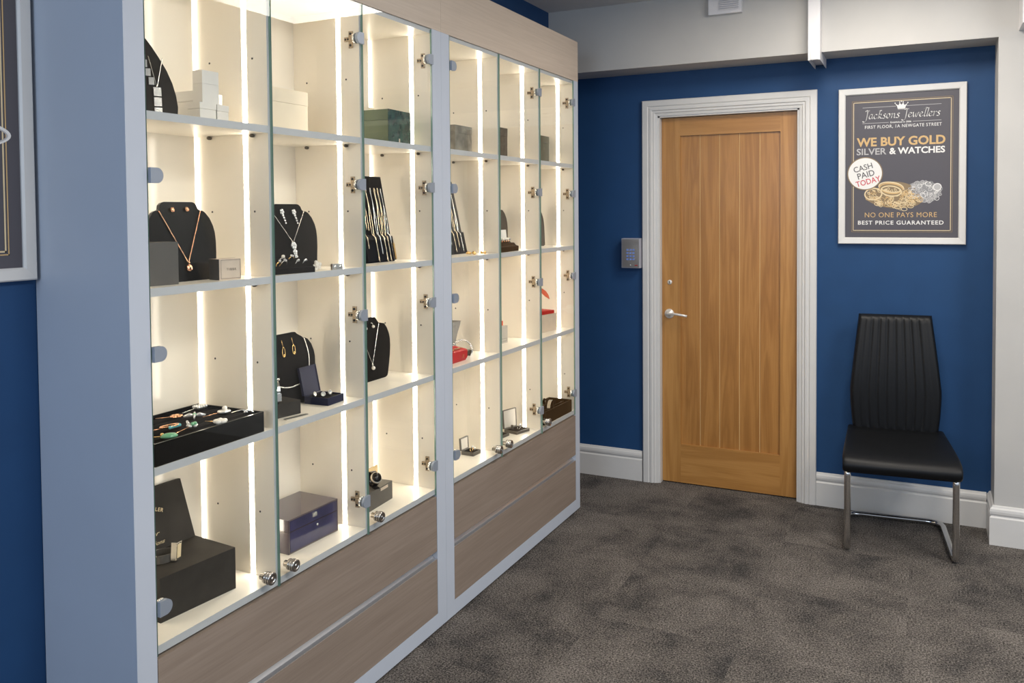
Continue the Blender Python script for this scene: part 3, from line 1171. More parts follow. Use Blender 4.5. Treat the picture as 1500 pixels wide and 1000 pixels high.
# ---- bay 1, top shelf
S1, S2, S3, S4 = 1.679, 1.291, .895, .498
slope = [(.080, 0), (.086, .008), (.088, .03), (.085, .058), (.078, .088), (.066, .120), (.050, .150), (.036, .174), (.024, .192), (.014, .200)]
slope = slope + [(-a, b) for a, b in slope[::-1]]
f = make_bust('jewellery_bust', 'tall black sloping display bust, cut by the cabinet edge on the top left shelf', (-.135, .272, S1), R(-30), R(9), blk_card, slope)


def plates(bm):
    for i in range(3):
        z = .064 - i * .0245
        box(bm, .001, .005, -.0085, .0085, z - .0105, z + .0105)
    return silver


f2_ = ((f[0][0] + .021, f[0][1] + .037, f[0][2]), f[1])
necklace('fine silver chain with stacked square plates on the sloping bust, top left shelf', f2_, (.016, .150), .075, .0011, silver, plates)
bm = bmn()
for i in range(3):
    box(bm, .001, .005, -.002 + .007 * i, .010 + .007 * i, .122 - .021 * i, .140 - .021 * i)
solo('bracelet', bm, gem, 'short bracelet of pale square links pinned on the sloping bust', 'bracelet', (f[0][0] + .006, f[0][1] + .011, f[0][2]), f[1])

tbox('gift_box', 'small white box at the front left of the white stack on the top shelf', 'box', (-.08, .404, S1), 0, .052, .042, .0485, white_card, 'white boxes stacked on the top left shelf', lid=.016)
tbox('gift_box', 'small white box at the front right of the white stack, lowest of all', 'box', (-.08, .460, S1), 0, .038, .040, .0475, white_card, 'white boxes stacked on the top left shelf', lid=.016)
tbox('gift_box', 'tall white box standing behind the others of the white stack', 'box', (-.123, .425, S1), 0, .094, .062, .081, white_card, 'white boxes stacked on the top left shelf', lid=.026)
tbox('gift_box', 'greyish white cube box in the middle of the white stack', 'box', (-.085, .4175, S1 + .0490), 0, .054, .032, .047, white_card, 'white boxes stacked on the top left shelf')
tbox('gift_box', 'white box on the very top of the white stack', 'box', (-.085, .4175, S1 + .0964), 0, .054, .032, .0325, white_card, 'white boxes stacked on the top left shelf')

# ---- bay 1, second shelf
f = make_bust('jewellery_bust', 'glossy black necklace bust behind a charcoal box, second shelf at left', (-.090, .3735, S2), 0, R(11), blk_gloss, bust_outline())


def disc_pend(bm):
    lathe(bm, [(.0, -.001), (.0085, 0), (.009, .002), (.007, .0045), (0, .005)], at(.001, 0, .032, AXX), 18)
    ball(bm, (.004, 0, .0445), .003, 0, 8)
    return rose


necklace('rose gold chain with a round pendant on the glossy black bust', f, (.064, .1735), .044, .0015, rose, disc_pend)


def stud(bm, y, z):
    ball(bm, (.003, y, z), .0055, 0, 10, sx=.7)
    for k_ in range(6):
        ball(bm, (.004, y + .0045 * math.cos(k_ * PI / 3), z + .0045 * math.sin(k_ * PI / 3)), .002, 0, 6)


earrings('%s rose gold stud earring on the glossy black bust', f, ((-.024, .176), (.021, .177)), stud, rose)
A, B = (-.0631, .2291), (-.0483, .2933)
tbox('display_box', 'plain charcoal cube box standing before the glossy black bust', 'box', (A[0] + .004, A[1] - .018, S2), math.atan2(-(B[0] - A[0]), B[1] - A[1]), .083, .062, .0985, grey_card)
bm = bmn()
for k_ in range(4):
    tube(bm, [(.012 * math.cos(a) * (1 - .12 * k_), .011 * math.sin(a), .002 + .0035 * k_ + .004 * math.sin(a)) for a in [2 * PI * i / 14 for i in range(14)]], .0022, 6, True)
solo('gold_ring', bm, gold, 'yellow gold knot ring lying on top of the charcoal cube box', 'ring', (-.085, .233, S2 + .0997))
A, B = (-.0374, .4135), (-.0257, .4748)
rz = math.atan2(-(B[0] - A[0]), B[1] - A[1])
t = tbox('gift_box', 'small tan jewellery box with a lettered panel beside the glossy black bust', 'box', (A[0], A[1], S2), rz, .062, .040, .0515, tan_card)
bm = bmn(); box(bm, -.0205, .0205, -.0315, -.0305, .0, .0515); box(bm, -.006, -.004, -.0318, .0318, .0002, .0518)
part('box_seam', bm, grey_mount, t, label='dark line around the box')
bm = bmn()
fn = face(.040, .062)
border(bm, fn, -.026, .030, .003, .049, .0008, .0012, 0)
add_text(bm, 'TIBBR', fn, -.010, .017, .023, .0285, 0, spacing=1.5, w=.0012)
part('lettering', bm, grey_card, t)

# ---- bay 1, third shelf: black tray of brooches
A, B = (-.0115, .188), (-.0065, .5298)
TRW, TRD, TRH = .340, .228, .0515
ty = .188 + TRW / 2 + .0005
tr = thing('brooch_tray', 'large black velvet-lined tray of brooches on the left third shelf', 'tray', (-.0085 - TRD / 2, ty, S3))
bm = bmn()
x0, x1, y0, y1 = -TRD / 2, TRD / 2, -TRW / 2, TRW / 2
tk = .004
box(bm, x0, x1, y0, y1, 0, .004)
box(bm, x1 - tk, x1, y0, y1, .004, TRH)
box(bm, x0, x0 + tk, y0, y1, .004, TRH)
box(bm, x0 + tk, x1 - tk, y0, y0 + tk, .004, TRH)
box(bm, x0 + tk, x1 - tk, y1 - tk, y1, .004, TRH)
part('tray_shell', bm, blk_gloss, tr)
bm = bmn()
n = 5
pw = (TRD - 2 * tk) / n
for i in range(n):
    a = x0 + tk + i * pw
    prism(bm, [(a, .004), (a + pw, .004), (a + pw, .036), (a + pw * .8, .0425), (a + pw * .5, .0435), (a + pw * .2, .0425), (a, .036)],
          lambda u, v, q: (u, q, v), y0 + tk, y1 - tk)
part('velvet_pad', bm, blk_velvet, tr)
BG = 'brooches lying in the black tray'
Zp = S3 + .0485


def pin(bm, dx, dy, ln, mi=0, r=.0011):
    l = math.hypot(dx, dy)
    tube(bm, [(dx / l * .006, dy / l * .006, .002), (dx / l * ln, dy / l * ln, -.001)], r, 6, mi=mi)


def brooch(label, x, y, parts_, rot=0.0):
    t_ = thing('brooch', label, 'brooch', (x, y, Zp), (0, 0, rot), BG)
    for nm, fn_, m_ in parts_:
        b_ = bmn()
        fn_(b_)
        part(nm, b_, m_, t_)


def f_square(b):
    for i in range(4):
        for j in range(3):
            ball(b, ((j - 1) * .0085, (i - 1.5) * .0085, .003), .0048, 0, 7)


brooch('square brooch set with pale stones at the back corner of the tray', -.2041, .503, [('setting', f_square, gem), ('pin', lambda b: pin(b, .005, -.06, .065), silver)])


def f_flower(n_, r_, rr=.006):
    def g(b):
        for i in range(n_):
            a = 2 * PI * i / n_
            ball(b, (r_ * math.cos(a), r_ * math.sin(a), .003), rr, 0, 8, sz=.7)
        ball(b, (0, 0, .005), rr * .8, 0, 8)
    return g


brooch('rose gold flower brooch at the left of the tray', -.1735, .3966, [('setting', f_flower(6, .0105), rose), ('pin', lambda b: pin(b, -.045, -.03, .05), rose)])


def f_cross(b):
    for i in range(4):
        a = PI / 4 + i * PI / 2
        tube(b, [(0, 0, .004), (.012 * math.cos(a), .012 * math.sin(a), .006), (.026 * math.cos(a), .026 * math.sin(a), .003)], [.003, .0055, .003], 8, flat=.6)


brooch('pale green four-leaf crossed brooch in the middle of the tray', -.1345, .4188, [('setting', f_cross, gem), ('stone', lambda b: ball(b, (0, 0, .006), .005, 0, 8), green_gem)])


def f_cameo(b):
    lathe(b, [(.0, .0), (.015, 0), (.016, .003), (.0135, .005), (0, .006)], Matrix.Diagonal((1, 1.15, 1, 1)), 20)


brooch('round pearl-topped brooch with a long pin toward the back of the tray', -.1069, .4908,
       [('setting', f_cameo, gem), ('stone', lambda b: ball(b, (-.006, .008, .008), .0068, 0, 10), pearl), ('pin', lambda b: pin(b, -.01, -.055, .062), rose)])
brooch('thin bow-shaped silver bar brooch at the right end of the tray', -.0483, .5065,
       [('bar', lambda b: tube(b, [(-.028, -.022, .002), (-.012, -.004, .007), (.004, .006, .006), (.018, .009, .002)], .002, 6), silver),
        ('stone', f_flower(4, .004, .003), gem)])
brooch('white petal brooch near the front edge of the tray', -.034, .4056,
       [('setting', f_flower(5, .010, .0085), pearl), ('pin', lambda b: pin(b, -.05, -.006, .045), gold)])


def f_loop(b):
    tube(b, [(.020 * math.sin(a) - .004, .022 * math.cos(a), .005 + .003 * math.sin(a)) for a in [2 * PI * i / 20 for i in range(20)]], .0022, 6, True)


brooch('rose gold loop brooch set with turquoise beads at the left of the tray', -.1015, .3143,
       [('setting', f_loop, rose), ('stone', lambda b: [ball(b, (.014, -.014 + .007 * i, .006), .0042, 0, 8) for i in range(5)], turq),
        ('pin', lambda b: pin(b, -.03, -.05, .07), rose)])


def f_frog(b):
    f_flower(5, .0095, .005)(b)
    tube(b, [(-.012, .0, .004), (-.022, .004, .010)], .0035, 6)


brooch('frog-like brooch with green stones and a long pin in the front row', -.0641, .3454,
       [('setting', f_frog, gem), ('stone', lambda b: [ball(b, (.005, .004 * s_, .008), .005, 0, 8) for s_ in (-1, 1)], green_gem),
        ('pin', lambda b: pin(b, .008, -.05, .062), rose)])


def f_pear(b):
    lathe(b, [(0, 0), (.016, .001), (.017, .004), (.012, .009), (0, .011)], Matrix.Rotation(R(-30), 4, 'Z') @ Matrix.Diagonal((.75, 1.15, 1, 1)), 20)


brooch('pear-shaped green stone brooch at the front left of the tray', -.036, .2513,
       [('stone', f_pear, green_gem), ('setting', lambda b: [ball(b, (-.016 + .004 * i, -.006 - .004 * i, .006), .0045, 0, 8) for i in range(2)], gold),
        ('pin', lambda b: pin(b, -.04, -.012, .042), gold)])

# ---- bay 1, base shelf: open black watch box
A, B = (-.0856, .2593), (-.0638, .4764)
rz = math.atan2(-(B[0] - A[0]), B[1] - A[1])
WW, WD, WH = .2185, .165, .1055
t = tbox('watch_box', 'large black watch box with its lettered lid standing open, bottom left compartment', 'box', (A[0], A[1], S4), rz, WW, WD, WH, blk_card, bevel=.0015)
bm = bmn()
la = R(9)
lf = lambda u, v, q: (-WD / 2 + .014 - math.sin(la) * v + math.cos(la) * q, u, WH + .001 + math.cos(la) * v + math.sin(la) * q)
prism(bm, [(-WW / 2, 0), (WW / 2 - .004, 0), (WW / 2 - .028, .158), (-WW / 2 + .004, .158)], lf, -.010, 0)
lid = part('open_lid', bm, blk_card, t, bevel=.0012)
bm = bmn()
V_, F_, bb = text_geo('FRANCK MULLER', .02, 0, 1.15)
vs = []
for p in V_:
    q = (p.x - bb[0]) / (bb[1] - bb[0])
    h_ = (p.y - bb[2]) / (bb[3] - bb[2])
    a = R(28) * (1 - 2 * q)
    rr = .115 + h_ * .0095
    vs.append(bm.verts.new(lf(-.035 - rr * math.sin(a), .102 - .115 + rr * math.cos(a), .0006)))
for f_ in F_:
    try:
        bm.faces.new([vs[i] for i in f_])
    except ValueError:
        pass
add_text(bm, 'GENEVE', lf, -.060, -.008, .078, .0845, 0, .01, spacing=1.2, w=.0006)
add_text(bm, 'Master', lf, -.062, .004, .036, .047, 0, 0, .45, w=.0006)
add_text(bm, 'of', lf, -.018, -.009, .025, .034, 0, 0, .45, w=.0006)
add_text(bm, 'Complications', lf, -.085, .016, .010, .023, 0, 0, .45, w=.0006)
part('lettering', bm, print_gold2, lid)


def band(bm, rx, ry, width, th, M, a0=0.0, a1=2 * PI, n=28, mi=0, ribs=False):
    """flat strap or bracelet bent into an ellipse; the axis is local z"""
    closed = abs(a1 - a0 - 2 * PI) < 1e-6
    rings = []
    for i in range(n if closed else n + 1):
        a = a0 + (a1 - a0) * i / n
        t_ = th * (1.25 if ribs and i % 2 else 1)
        c_, s_ = math.cos(a), math.sin(a)
        rings.append([M @ Vector(p) for p in ((rx * c_, ry * s_, -width / 2), ((rx + t_) * c_, (ry + t_) * s_, -width / 2),
                                              ((rx + t_) * c_, (ry + t_) * s_, width / 2), (rx * c_, ry * s_, width / 2))])
    if closed:
        rings.append([v_.copy() for v_ in rings[0]])
    loft(bm, rings, mi, cap=not closed, smooth=False)
    bmesh.ops.remove_doubles(bm, verts=bm.verts, dist=1e-6)


# watch lying on its strap on the box
wx, wy = -.165, .338
wt = thing('wristwatch', 'rectangular silver wristwatch on a dark strap lying on the large black watch box', 'watch', (wx, wy, S4 + WH + .0006), (0, 0, R(-20)))
bm = bmn(); band(bm, .022, .030, .020, .0025, at(0, 0, .0105)); part('strap', bm, grey_card, wt)
bm = bmn(); band(bm, .024, .033, .004, .0012, at(0, 0, .021), R(180), R(320)); part('strap_edge', bm, silver, wt, label='pale strap edge')
bm = bmn()
Mc = at(.020, .024, .0235, Matrix.Rotation(R(-48), 4, 'Z') @ Matrix.Rotation(R(-8), 4, 'Y'))
box(bm, -.0135, .0135, -.005, .009, -.0215, .0215)
bm.transform(Mc)
wc = part('watch_case', bm, silver, wt, bevel=.003, seg=3)
bm = bmn(); box(bm, -.009, .009, .0088, .0098, -.016, .016); bm.transform(Mc); part('watch_dial', bm, print_gold2, wc)

# ---- bay 2
tbox('gift_box', 'square cream box alone on the top shelf behind the second glass door', 'box', (-.135, .650, S1), 0, .222, .085, .131, cream_card, lid=.04)

f = make_bust('jewellery_bust', 'matt black bust with a silver flower necklace, second shelf behind the second door', (-.092, .7640, S2), 0, R(11), blk_velvet, bust_outline(.088, .113, .070, .053, .193))


def flowers_pend(bm):
    flower(bm, 0, .072, .011, mi=0, petals=6)
    flower(bm, .001, .053, .009, petals=5, ph=.3)
    flower(bm, .003, .040, .0065)
    flower(bm, .004, .030, .0055)
    return gem


necklace('silver chain with a dropping flower pendant on the matt black bust', f, (.068, .1715), .080, .0012, silver, flowers_pend)


def drops(bm, y, z):
    flower(bm, y, z, .0085)
    for i in range(4):
        ball(bm, (.003, y + .002 + .0022 * i, z - .010 - .0075 * i), .0042 - .0004 * i, 0, 8, sx=.6, sy=1.2)


earrings('%s long floral drop earring on the matt black bust behind the second door', f, ((-.026, .170), (.024, .169)), drops, gem)
# ring tray
A, B = (-.0440, .6000), (-.0151, .7374)
rz = math.atan2(-(B[0] - A[0]), B[1] - A[1])
rt = thing('ring_tray', 'stepped black velvet ring stand in front of the flower-necklace bust', 'ring stand', (-.0400, .6640, S2), (0, 0, rz))
bm = bmn()
prism(bm, [(.021, 0), (.021, .0155), (.015, .0165), (.004, .031), (-.002, .031), (-.006, .026), (-.014, .040), (-.020, .040), (-.021, 0)], lambda u, v, q: (u, q, v), -.070, .076)
part('ring_block', bm, blk_velvet, rt, bevel=.0008)
RG = 'rings on the stepped stand'


def ring(label, loc, rot, m, stone=None, r=.0095, size=.0042, grp=RG, kind_='finger_ring'):
    t_ = thing(kind_, label, 'ring', loc, rot, grp)
    b_ = bmn()
    tube(b_, [(0, r * math.cos(a), r * math.sin(a)) for a in [2 * PI * i / 18 for i in range(18)]], .0013, 6, True)
    part('band', b_, m, t_)
    if stone:
        b_ = bmn()
        stone(b_, r, size)
        part('stone', b_, gem if stone is not st_pearl else pearl, t_)


def st_solo(b_, r, s):
    ball(b_, (0, 0, r + s * .6), s, 0, 9)


def st_pearl(b_, r, s):
    ball(b_, (0, 0, r + s * .7), s * 1.2, 0, 10)


def st_row(b_, r, s):
    for a in (-.75, -.38, 0, .38, .75):
        ball(b_, (0, r * 1.12 * math.sin(a), r * 1.12 * math.cos(a)), s * .72, 0, 8)


def st_flower(b_, r, s):
    for k_ in range(5):
        ball(b_, (s * .8 * math.cos(k_ * 1.257), s * .8 * math.sin(k_ * 1.257), r + s * .5), s * .6, 0, 8)


lab = [('gold ring with a twin pale stone, leftmost on the stepped stand', (-.034, .6205, S2 + .0255), (.0, R(25), R(10)), gold, st_solo),
       ('ring with a round grey stone at the back of the stepped stand', (-.052, .6560, S2 + .0345), (0, R(20), 0), silver, st_pearl),
       ('silver ring with a small cluster in the front row of the stepped stand', (-.035, .6440, S2 + .0265), (0, R(25), R(-10)), silver, st_flower),
       ('gold flower-topped ring at the back of the stepped stand', (-.048, .6880, S2 + .0360), (0, R(20), 0), gold, st_flower),
       ('bright half-hoop ring in the front row of the stepped stand', (-.030, .6890, S2 + .0265), (0, R(30), R(25)), silver, st_row),
       ('slim silver ring at the right end of the stepped stand', (-.026, .7150, S2 + .0260), (0, R(30), R(20)), silver, st_row)]
for a_ in lab:
    ring(*a_)
bm = bmn()
for k_ in range(9):
    a = k_ * 2.4
    rr = .0035 * math.sqrt(k_)
    ball(bm, (.004 + .002 * math.cos(k_), rr * math.cos(a) * 1.25, rr * math.sin(a) * 1.2), .0058, 0, 8)
tube(bm, [(.0, -.016, -.002), (.002, -.034, -.004)], .0022, 6)
solo('rose_brooch', bm, pearl, 'pale rose-shaped brooch leaning at the right end of the stepped ring stand', 'brooch', (-.036, .7760, S2 + .0145), (0, 0, R(-15)))
bm = bmn()
prism(bm, [(-.012, 0), (.012, 0), (.004, .042), (-.012, .055)], lambda u, v, q: (-.25 * v + q, u, v), 0, .0008)
solo('price_card', bm, cream_card, 'cream pointed card leaning behind the left end of the stepped ring stand', 'card', (-.067, .632, S2 + .001))
t = thing('shelf_clip', 'small steel double clip lying on the shelf right of the flower-necklace bust', 'clip', (-.014, .843, S2), (0, 0, R(-14)))
bm = bmn(); box(bm, -.004, .004, -.0185, .0185, 0, .0165); part('clip_body', bm, satin, t, bevel=.001)
for y_ in (-.009, .009):
    bm = bmn(); ball(bm, (.004, y_, .008), .0052, 0, 12, sx=.6); part('clip_stud', bm, chrome, t)

# third shelf
f = make_bust('jewellery_bust', 'black bust with a beaded silver collar, third shelf behind the second door', (-.145, .7980, S3), 0, R(6), blk_velvet, bust_outline(.083, .118, .074, .042, .209))
t = thing('necklace', 'curved beaded silver collar necklace on the third shelf bust', 'necklace', f[0], f[1], 'necklaces on display busts')
half = [(.073, .1835), (.082, .155), (.086, .125), (.080, .092), (.062, .068), (.034, .056), (0, .052)]
bm = bmn()
for p in resample([(.0025, a.x, a.y) for a in catmull(half + [(-a, b) for a, b in half[:-1][::-1]], 8)], .0046):
    ball(bm, p, .0026, 0, 7)
part('chain', bm, silver, t)


def teardrop(bm, y, z):
    tube(bm, [(.003, y - .002, z + .012), (.003, y, z), (.003, y + .003, z - .012)], .0011, 6)
    tube(bm, [(.003, y + .003 + .0058 * math.sin(a), z - .026 + (.0135 + .003 * math.cos(a)) * math.cos(a)) for a in [2 * PI * i / 18 for i in range(18)]], .0014, 6, True)
    ball(bm, (.003, y + .003, z - .032), .0032, 0, 8)


earrings('%s gold teardrop earring on the third shelf collar bust', f, ((-.024, .180), (.020, .182)), teardrop, gold)
A, B = (-.0674, .6488), (-.0530, .7242)
rz = math.atan2(-(B[0] - A[0]), B[1] - A[1])
tbox('watch_stand_box', 'low black box carrying a bracelet watch, third shelf behind the second door', 'box', (A[0] - .011, A[1] - .055, S3), rz, .1322, .075, .038, blk_card)
wt = thing('bracelet_watch', 'silver bracelet watch clasped on the low black box, third shelf', 'watch', (-.098, .668, S3 + .0386), (0, 0, R(-35)))
bm = bmn(); band(bm, .027, .027, .019, .003, at(0, 0, .0300, Matrix.Rotation(R(90), 4, 'X')), ribs=True, n=32); part('bracelet', bm, silver, wt)
bm = bmn(); box(bm, .0265, .0345, -.0115, .0115, .008, .029); part('clasp', bm, chrome, wt, bevel=.002)
bm = bmn(); lathe(bm, [(.014, -.004), (.016, -.001), (.016, .004), (.013, .006), (0, .006)], at(-.006, 0, .060), 22); part('watch_case', bm, silver, wt)
bm = bmn(); box(bm, -.0275, -.02, -.006, .006, 0, .004); box(bm, .02, .0275, -.006, .006, 0, .0035)
part('cushion', bm, blk_velvet, wt)
bm = bmn(); box(bm, -.006, .006, -.038, .038, 0, .0022)
solo('metal_tag', bm, satin, 'thin flat metal tag lying before the low black watch box', 'tag', (-.033, .680, S3 + .0002), (0, 0, R(-10)))


def hinged_case(name, label, cat, A, rz, wd, dp, h, lid_h, lean, body, lining, grp=None, lid_t=.008):
    """open jewel case: tray body with an inset pad and a raised lid at the back"""
    c, s = math.cos(rz), math.sin(rz)
    ctr = (A[0] - s * wd / 2 - c * dp / 2, A[1] + c * wd / 2 - s * dp / 2, A[2])
    t_ = thing(name, label, cat, ctr, (0, 0, rz), grp)
    b_ = bmn()
    k_ = .003
    box(b_, -dp / 2, dp / 2, -wd / 2, wd / 2, 0, .003)
    box(b_, dp / 2 - k_, dp / 2, -wd / 2, wd / 2, .003, h)
    box(b_, -dp / 2, -dp / 2 + k_, -wd / 2, wd / 2, .003, h)
    box(b_, -dp / 2 + k_, dp / 2 - k_, -wd / 2, -wd / 2 + k_, .003, h)
    box(b_, -dp / 2 + k_, dp / 2 - k_, wd / 2 - k_, wd / 2, .003, h)
    part('case_body', b_, body, t_, bevel=.0006)
    b_ = bmn(); box(b_, -dp / 2 + k_, dp / 2 - k_, -wd / 2 + k_, wd / 2 - k_, .003, h - .003)
    part('pad', b_, blk_velvet, t_, bevel=.0006)
    fl = lambda u, v, q: (-dp / 2 - math.sin(lean) * v + math.cos(lean) * q, u, h + .0005 + math.cos(lean) * v + math.sin(lean) * q)
    b_ = bmn()
    prism(b_, [(-wd / 2, 0), (wd / 2, 0), (wd / 2, lid_h), (-wd / 2, lid_h)], fl, -lid_t, -lid_t + .003)
    for u0, u1, v0, v1 in ((-wd / 2, -wd / 2 + .003, 0, lid_h), (wd / 2 - .003, wd / 2, 0, lid_h), (-wd / 2 + .003, wd / 2 - .003, 0, .003), (-wd / 2 + .003, wd / 2 - .003, lid_h - .003, lid_h)):
        prism(b_, [(u0, v0), (u1, v0), (u1, v1), (u0, v1)], fl, -lid_t + .003, 0)
    ld = part('case_lid', b_, body, t_)
    b_ = bmn()
    prism(b_, [(-wd / 2 + .003, .003), (wd / 2 - .003, .003), (wd / 2 - .003, lid_h - .003), (-wd / 2 + .003, lid_h - .003)], fl, -lid_t + .003, -.002)
    part('lid_lining', b_, lining, ld)
    return t_, ctr


A, B = (-.0363, .8328), (-.0426, .9085)
t, c = hinged_case('cufflink_case', 'open navy blue jewel case with round cufflinks, third shelf', 'jewel case', (-.0395, .8260, S3), R(3), .0805, .083, .022, .083, R(12), navy_leather, navy_leather)
for i, (dx, dy, lb) in enumerate(((.004, -.010, 'front round cufflink in the open navy jewel case'), (.006, .018, 'right round cufflink in the open navy jewel case'), (-.018, -.022, 'rear cufflink in the open navy jewel case'))):
    bm = bmn()
    lathe(bm, [(.0025, -.009), (.0025, -.002), (.0070, -.001), (.0070, .002), (.0055, .0025), (.005, .0015), (0, .0015)], Matrix.Rotation(R(70), 4, 'Y'), 18)
    solo('cufflink', bm, satin, lb, 'cufflink', (c[0] + dx, c[1] + dy, S3 + .0262), (0, 0, R(-35 + 20 * i)), 'cufflinks in the navy case')

# base shelf: purple lacquer chest
A, B = (-.0817, .6968), (-.0732, .9060)
rz = math.atan2(-(B[0] - A[0]), B[1] - A[1])
WW, WD, WH = .2095, .150, .097
c_, s_ = math.cos(rz), math.sin(rz)
ctr = (A[0] - s_ * WW / 2 - c_ * WD / 2, A[1] + c_ * WW / 2 - s_ * WD / 2, S4)
t = thing('lacquer_chest', 'shiny dark purple lacquered jewellery chest on the bottom shelf behind the second door', 'box', ctr, (0, 0, rz))
bm = bmn(); box(bm, -WD / 2, WD / 2, -WW / 2, WW / 2, .0, .062); part('chest_body', bm, lacq, t, bevel=.003, seg=3)
bm = bmn(); box(bm, -WD / 2, WD / 2, -WW / 2, WW / 2, .0628, WH); part('chest_lid', bm, lacq, t, bevel=.003, seg=3)
bm = bmn(); box(bm, WD / 2, WD / 2 + .0012, -WW / 2 + .006, WW / 2 - .006, .005, .0605); box(bm, WD / 2, WD / 2 + .0012, -WW / 2 + .006, WW / 2 - .006, .0645, WH - .004)
part('front_panel', bm, lacq_front, t)
bm = bmn()
border(bm, face(WD, WW), -WW / 2 + .001, WW / 2 - .001, .002, WH - .001, .0016, .0013, 0)
part('edge_line', bm, lacq_edge, t, label='pale worn edge line')
bm = bmn(); box(bm, WD / 2 + .001, WD / 2 + .0045, -.009, .009, .077, .089); part('clasp', bm, chrome, t, bevel=.0015)
bm = bmn(); ball(bm, (WD / 2 + .002, .012, .050), .0035, 0, 10, sx=.8); part('keyhole_stud', bm, chrome, t)

# ---- bay 3
tbox('gift_box', 'plain cream box standing behind the dark green box on the top shelf', 'box', (-.185, 1.130, S1), 0, .150, .055, .132, cream_card)
GA = (-.060, 1.178)
t = tbox('gift_box', 'dark green box in shiny cellophane on the top shelf behind the third door', 'box', (GA[0], GA[1], S1), R(2), .140, .118, .112, green_card, lid=.035)
bm = bmn(); box(bm, .0595, .0606, -.0703, .0703, .001, .1125); part('cellophane_front', bm, green_wrap, t)
bm = bmn(); box(bm, .0606, .0618, -.006, .000, .008, .020); part('sticker', bm, tan_card, t, label='small pale sticker')


def chain_board(label, loc, lean, wd, h, cols, names, mat):
    t_ = thing('chain_display', label, 'jewellery stand', loc, (0, -lean, 0), 'leaning chain boards')
    b_ = bmn(); box(b_, -.012, -.002, -wd / 2, wd / 2, 0, h); part('board', b_, mat, t_, bevel=.001)
    b_ = bmn(); box(b_, -.002, .008, -wd / 2 + .004, wd / 2 - .004, .004, .085); part('lower_pocket', b_, blk_velvet, t_, bevel=.002)
    for (y, zt_, zl, r_, m_), nm in zip(cols, names):
        b_ = bmn()
        d_ = r_ * 1.3
        pth = [(.010 if zz < .09 else .0015 + r_ * .6, y - d_ + (.004 * math.sin(zz * 40)), zz) for zz in [zl + (zt_ - zl) * i / 30 for i in range(31)]]
        pth2 = [(p[0], y + d_ - (.003 * math.sin(p[2] * 31)), p[2] - .004) for p in pth]
        link_chain(b_, pth, r_, step=r_ * .95)
        link_chain(b_, pth2, r_, step=r_ * .95)
        link_chain(b_, [(pth[-1][0], y - d_, zt_), (pth[-1][0], y, zt_ + .006), (pth[-1][0], y + d_, zt_ - .004)], r_, step=r_ * .95)
        solo('chain_necklace', b_, m_, nm, 'chain', loc, (0, -lean, 0), 'chains on the leaning boards')
    return t_


ords = ['leftmost', 'second', 'third', 'fourth', 'fifth', 'sixth', 'rightmost']
cols = [(-.066, .235, .050, .0016, pale_gold), (-.045, .238, .110, .0019, pale_gold), (-.022, .240, .006, .0023, pale_gold), (.004, .243, .030, .0017, silver),
        (.026, .243, .004, .0025, pale_gold), (.046, .244, .004, .0020, pale_gold), (.064, .243, .010, .0015, silver)]
chain_board('black leaning board hung with gold chains, second shelf behind the third door', (-.098, 1.1850, S2), R(11), .166, .290, cols,
            ['%s hanging chain on the black board behind the third door' % o for o in ords], blk_velvet)
bm = bmn(); box(bm, -.002, .002, -.004, .004, 0, .055)
solo('hanging_ingot', bm, gold, 'small bright bar pendant low on the right of the black chain board', 'pendant', (-.0835, 1.250, S2 + .008), (0, R(-11), 0), bevel=.001)

f = make_bust('jewellery_bust', 'black bust with a pearl drop pendant, third shelf behind the third door', (-.138, 1.1900, S3), 0, R(6), blk_velvet, bust_outline(.084, .117, .062, .042, .209))


def pearl_pend(bm):
    ball(bm, (.004, 0, .042), .0068, 0, 12)
    ball(bm, (.003, -.001, .0525), .0032, 0, 8)
    return pearl


necklace('thin silver chain with a pearl drop on the bust behind the third door', f, (.058, .1855), .055, .0011, silver, pearl_pend)


def pearl_ear(bm, y, z):
    tube(bm, [(.002, y - .006 + .006 * math.sin(a), z + .007 + .006 * math.cos(a)) for a in [-.5 + 2.2 * i / 8 for i in range(9)]], .001, 6)
    ball(bm, (.004, y, z), .0055, 0, 12)


earrings('%s pearl earring on the bust behind the third door', f, ((-.0195, .176), (.0225, .178)), pearl_ear, pearl)

A, B = (-.0780, 1.0876), (-.0864, 1.2201)
rz = math.atan2(-(B[0] - A[0]), B[1] - A[1])
WW, WD, WH = .150, .056, .0600
t = tbox('watch_box', 'grey-brown watch box with raised tan-lined lid, bottom shelf behind the third door', 'box', (A[0], A[1] - .020, S4), rz, WW, WD, WH, grey_card, bevel=.0015)
bm = bmn()
la = R(20)
lf2 = lambda u, v, q: (-WD / 2 + .004 - math.sin(la) * v + math.cos(la) * q, u, WH + .001 + math.cos(la) * v + math.sin(la) * q)
prism(bm, [(-WW / 2, 0), (WW / 2 - .004, 0), (WW / 2 + .016, .044), (-WW / 2, .044)], lf2, -.006, 0)
part('open_lid', bm, tan_lid, t, bevel=.001, label='tan lining of the lid')
bm = bmn(); box(bm, WD / 2, WD / 2 + .0014, .000, .045, .047, .056); part('name_plate', bm, tan_card, t, label='small pale plate')
bm = bmn(); box(bm, -.012, .004, WW / 2, WW / 2 + .014, .034, .039); part('lid_tab', bm, grey_card, t)
wt = thing('wristwatch', 'black chronograph wristwatch coiled on the grey-brown watch box', 'watch', (-.106, 1.135, S4 + WH + .0006), (0, 0, R(-30)))
bm = bmn(); band(bm, .020, .022, .019, .003, at(0, 0, .026, Matrix.Rotation(R(90), 4, 'X'))); part('strap', bm, blk_gloss, wt)
bm = bmn(); lathe(bm, [(.016, -.004), (.0185, 0), (.0185, .006), (.0165, .008), (0, .008)], at(.021, 0, .034, Matrix.Rotation(R(58), 4, 'Y')), 24); wc = part('watch_case', bm, satin, wt)
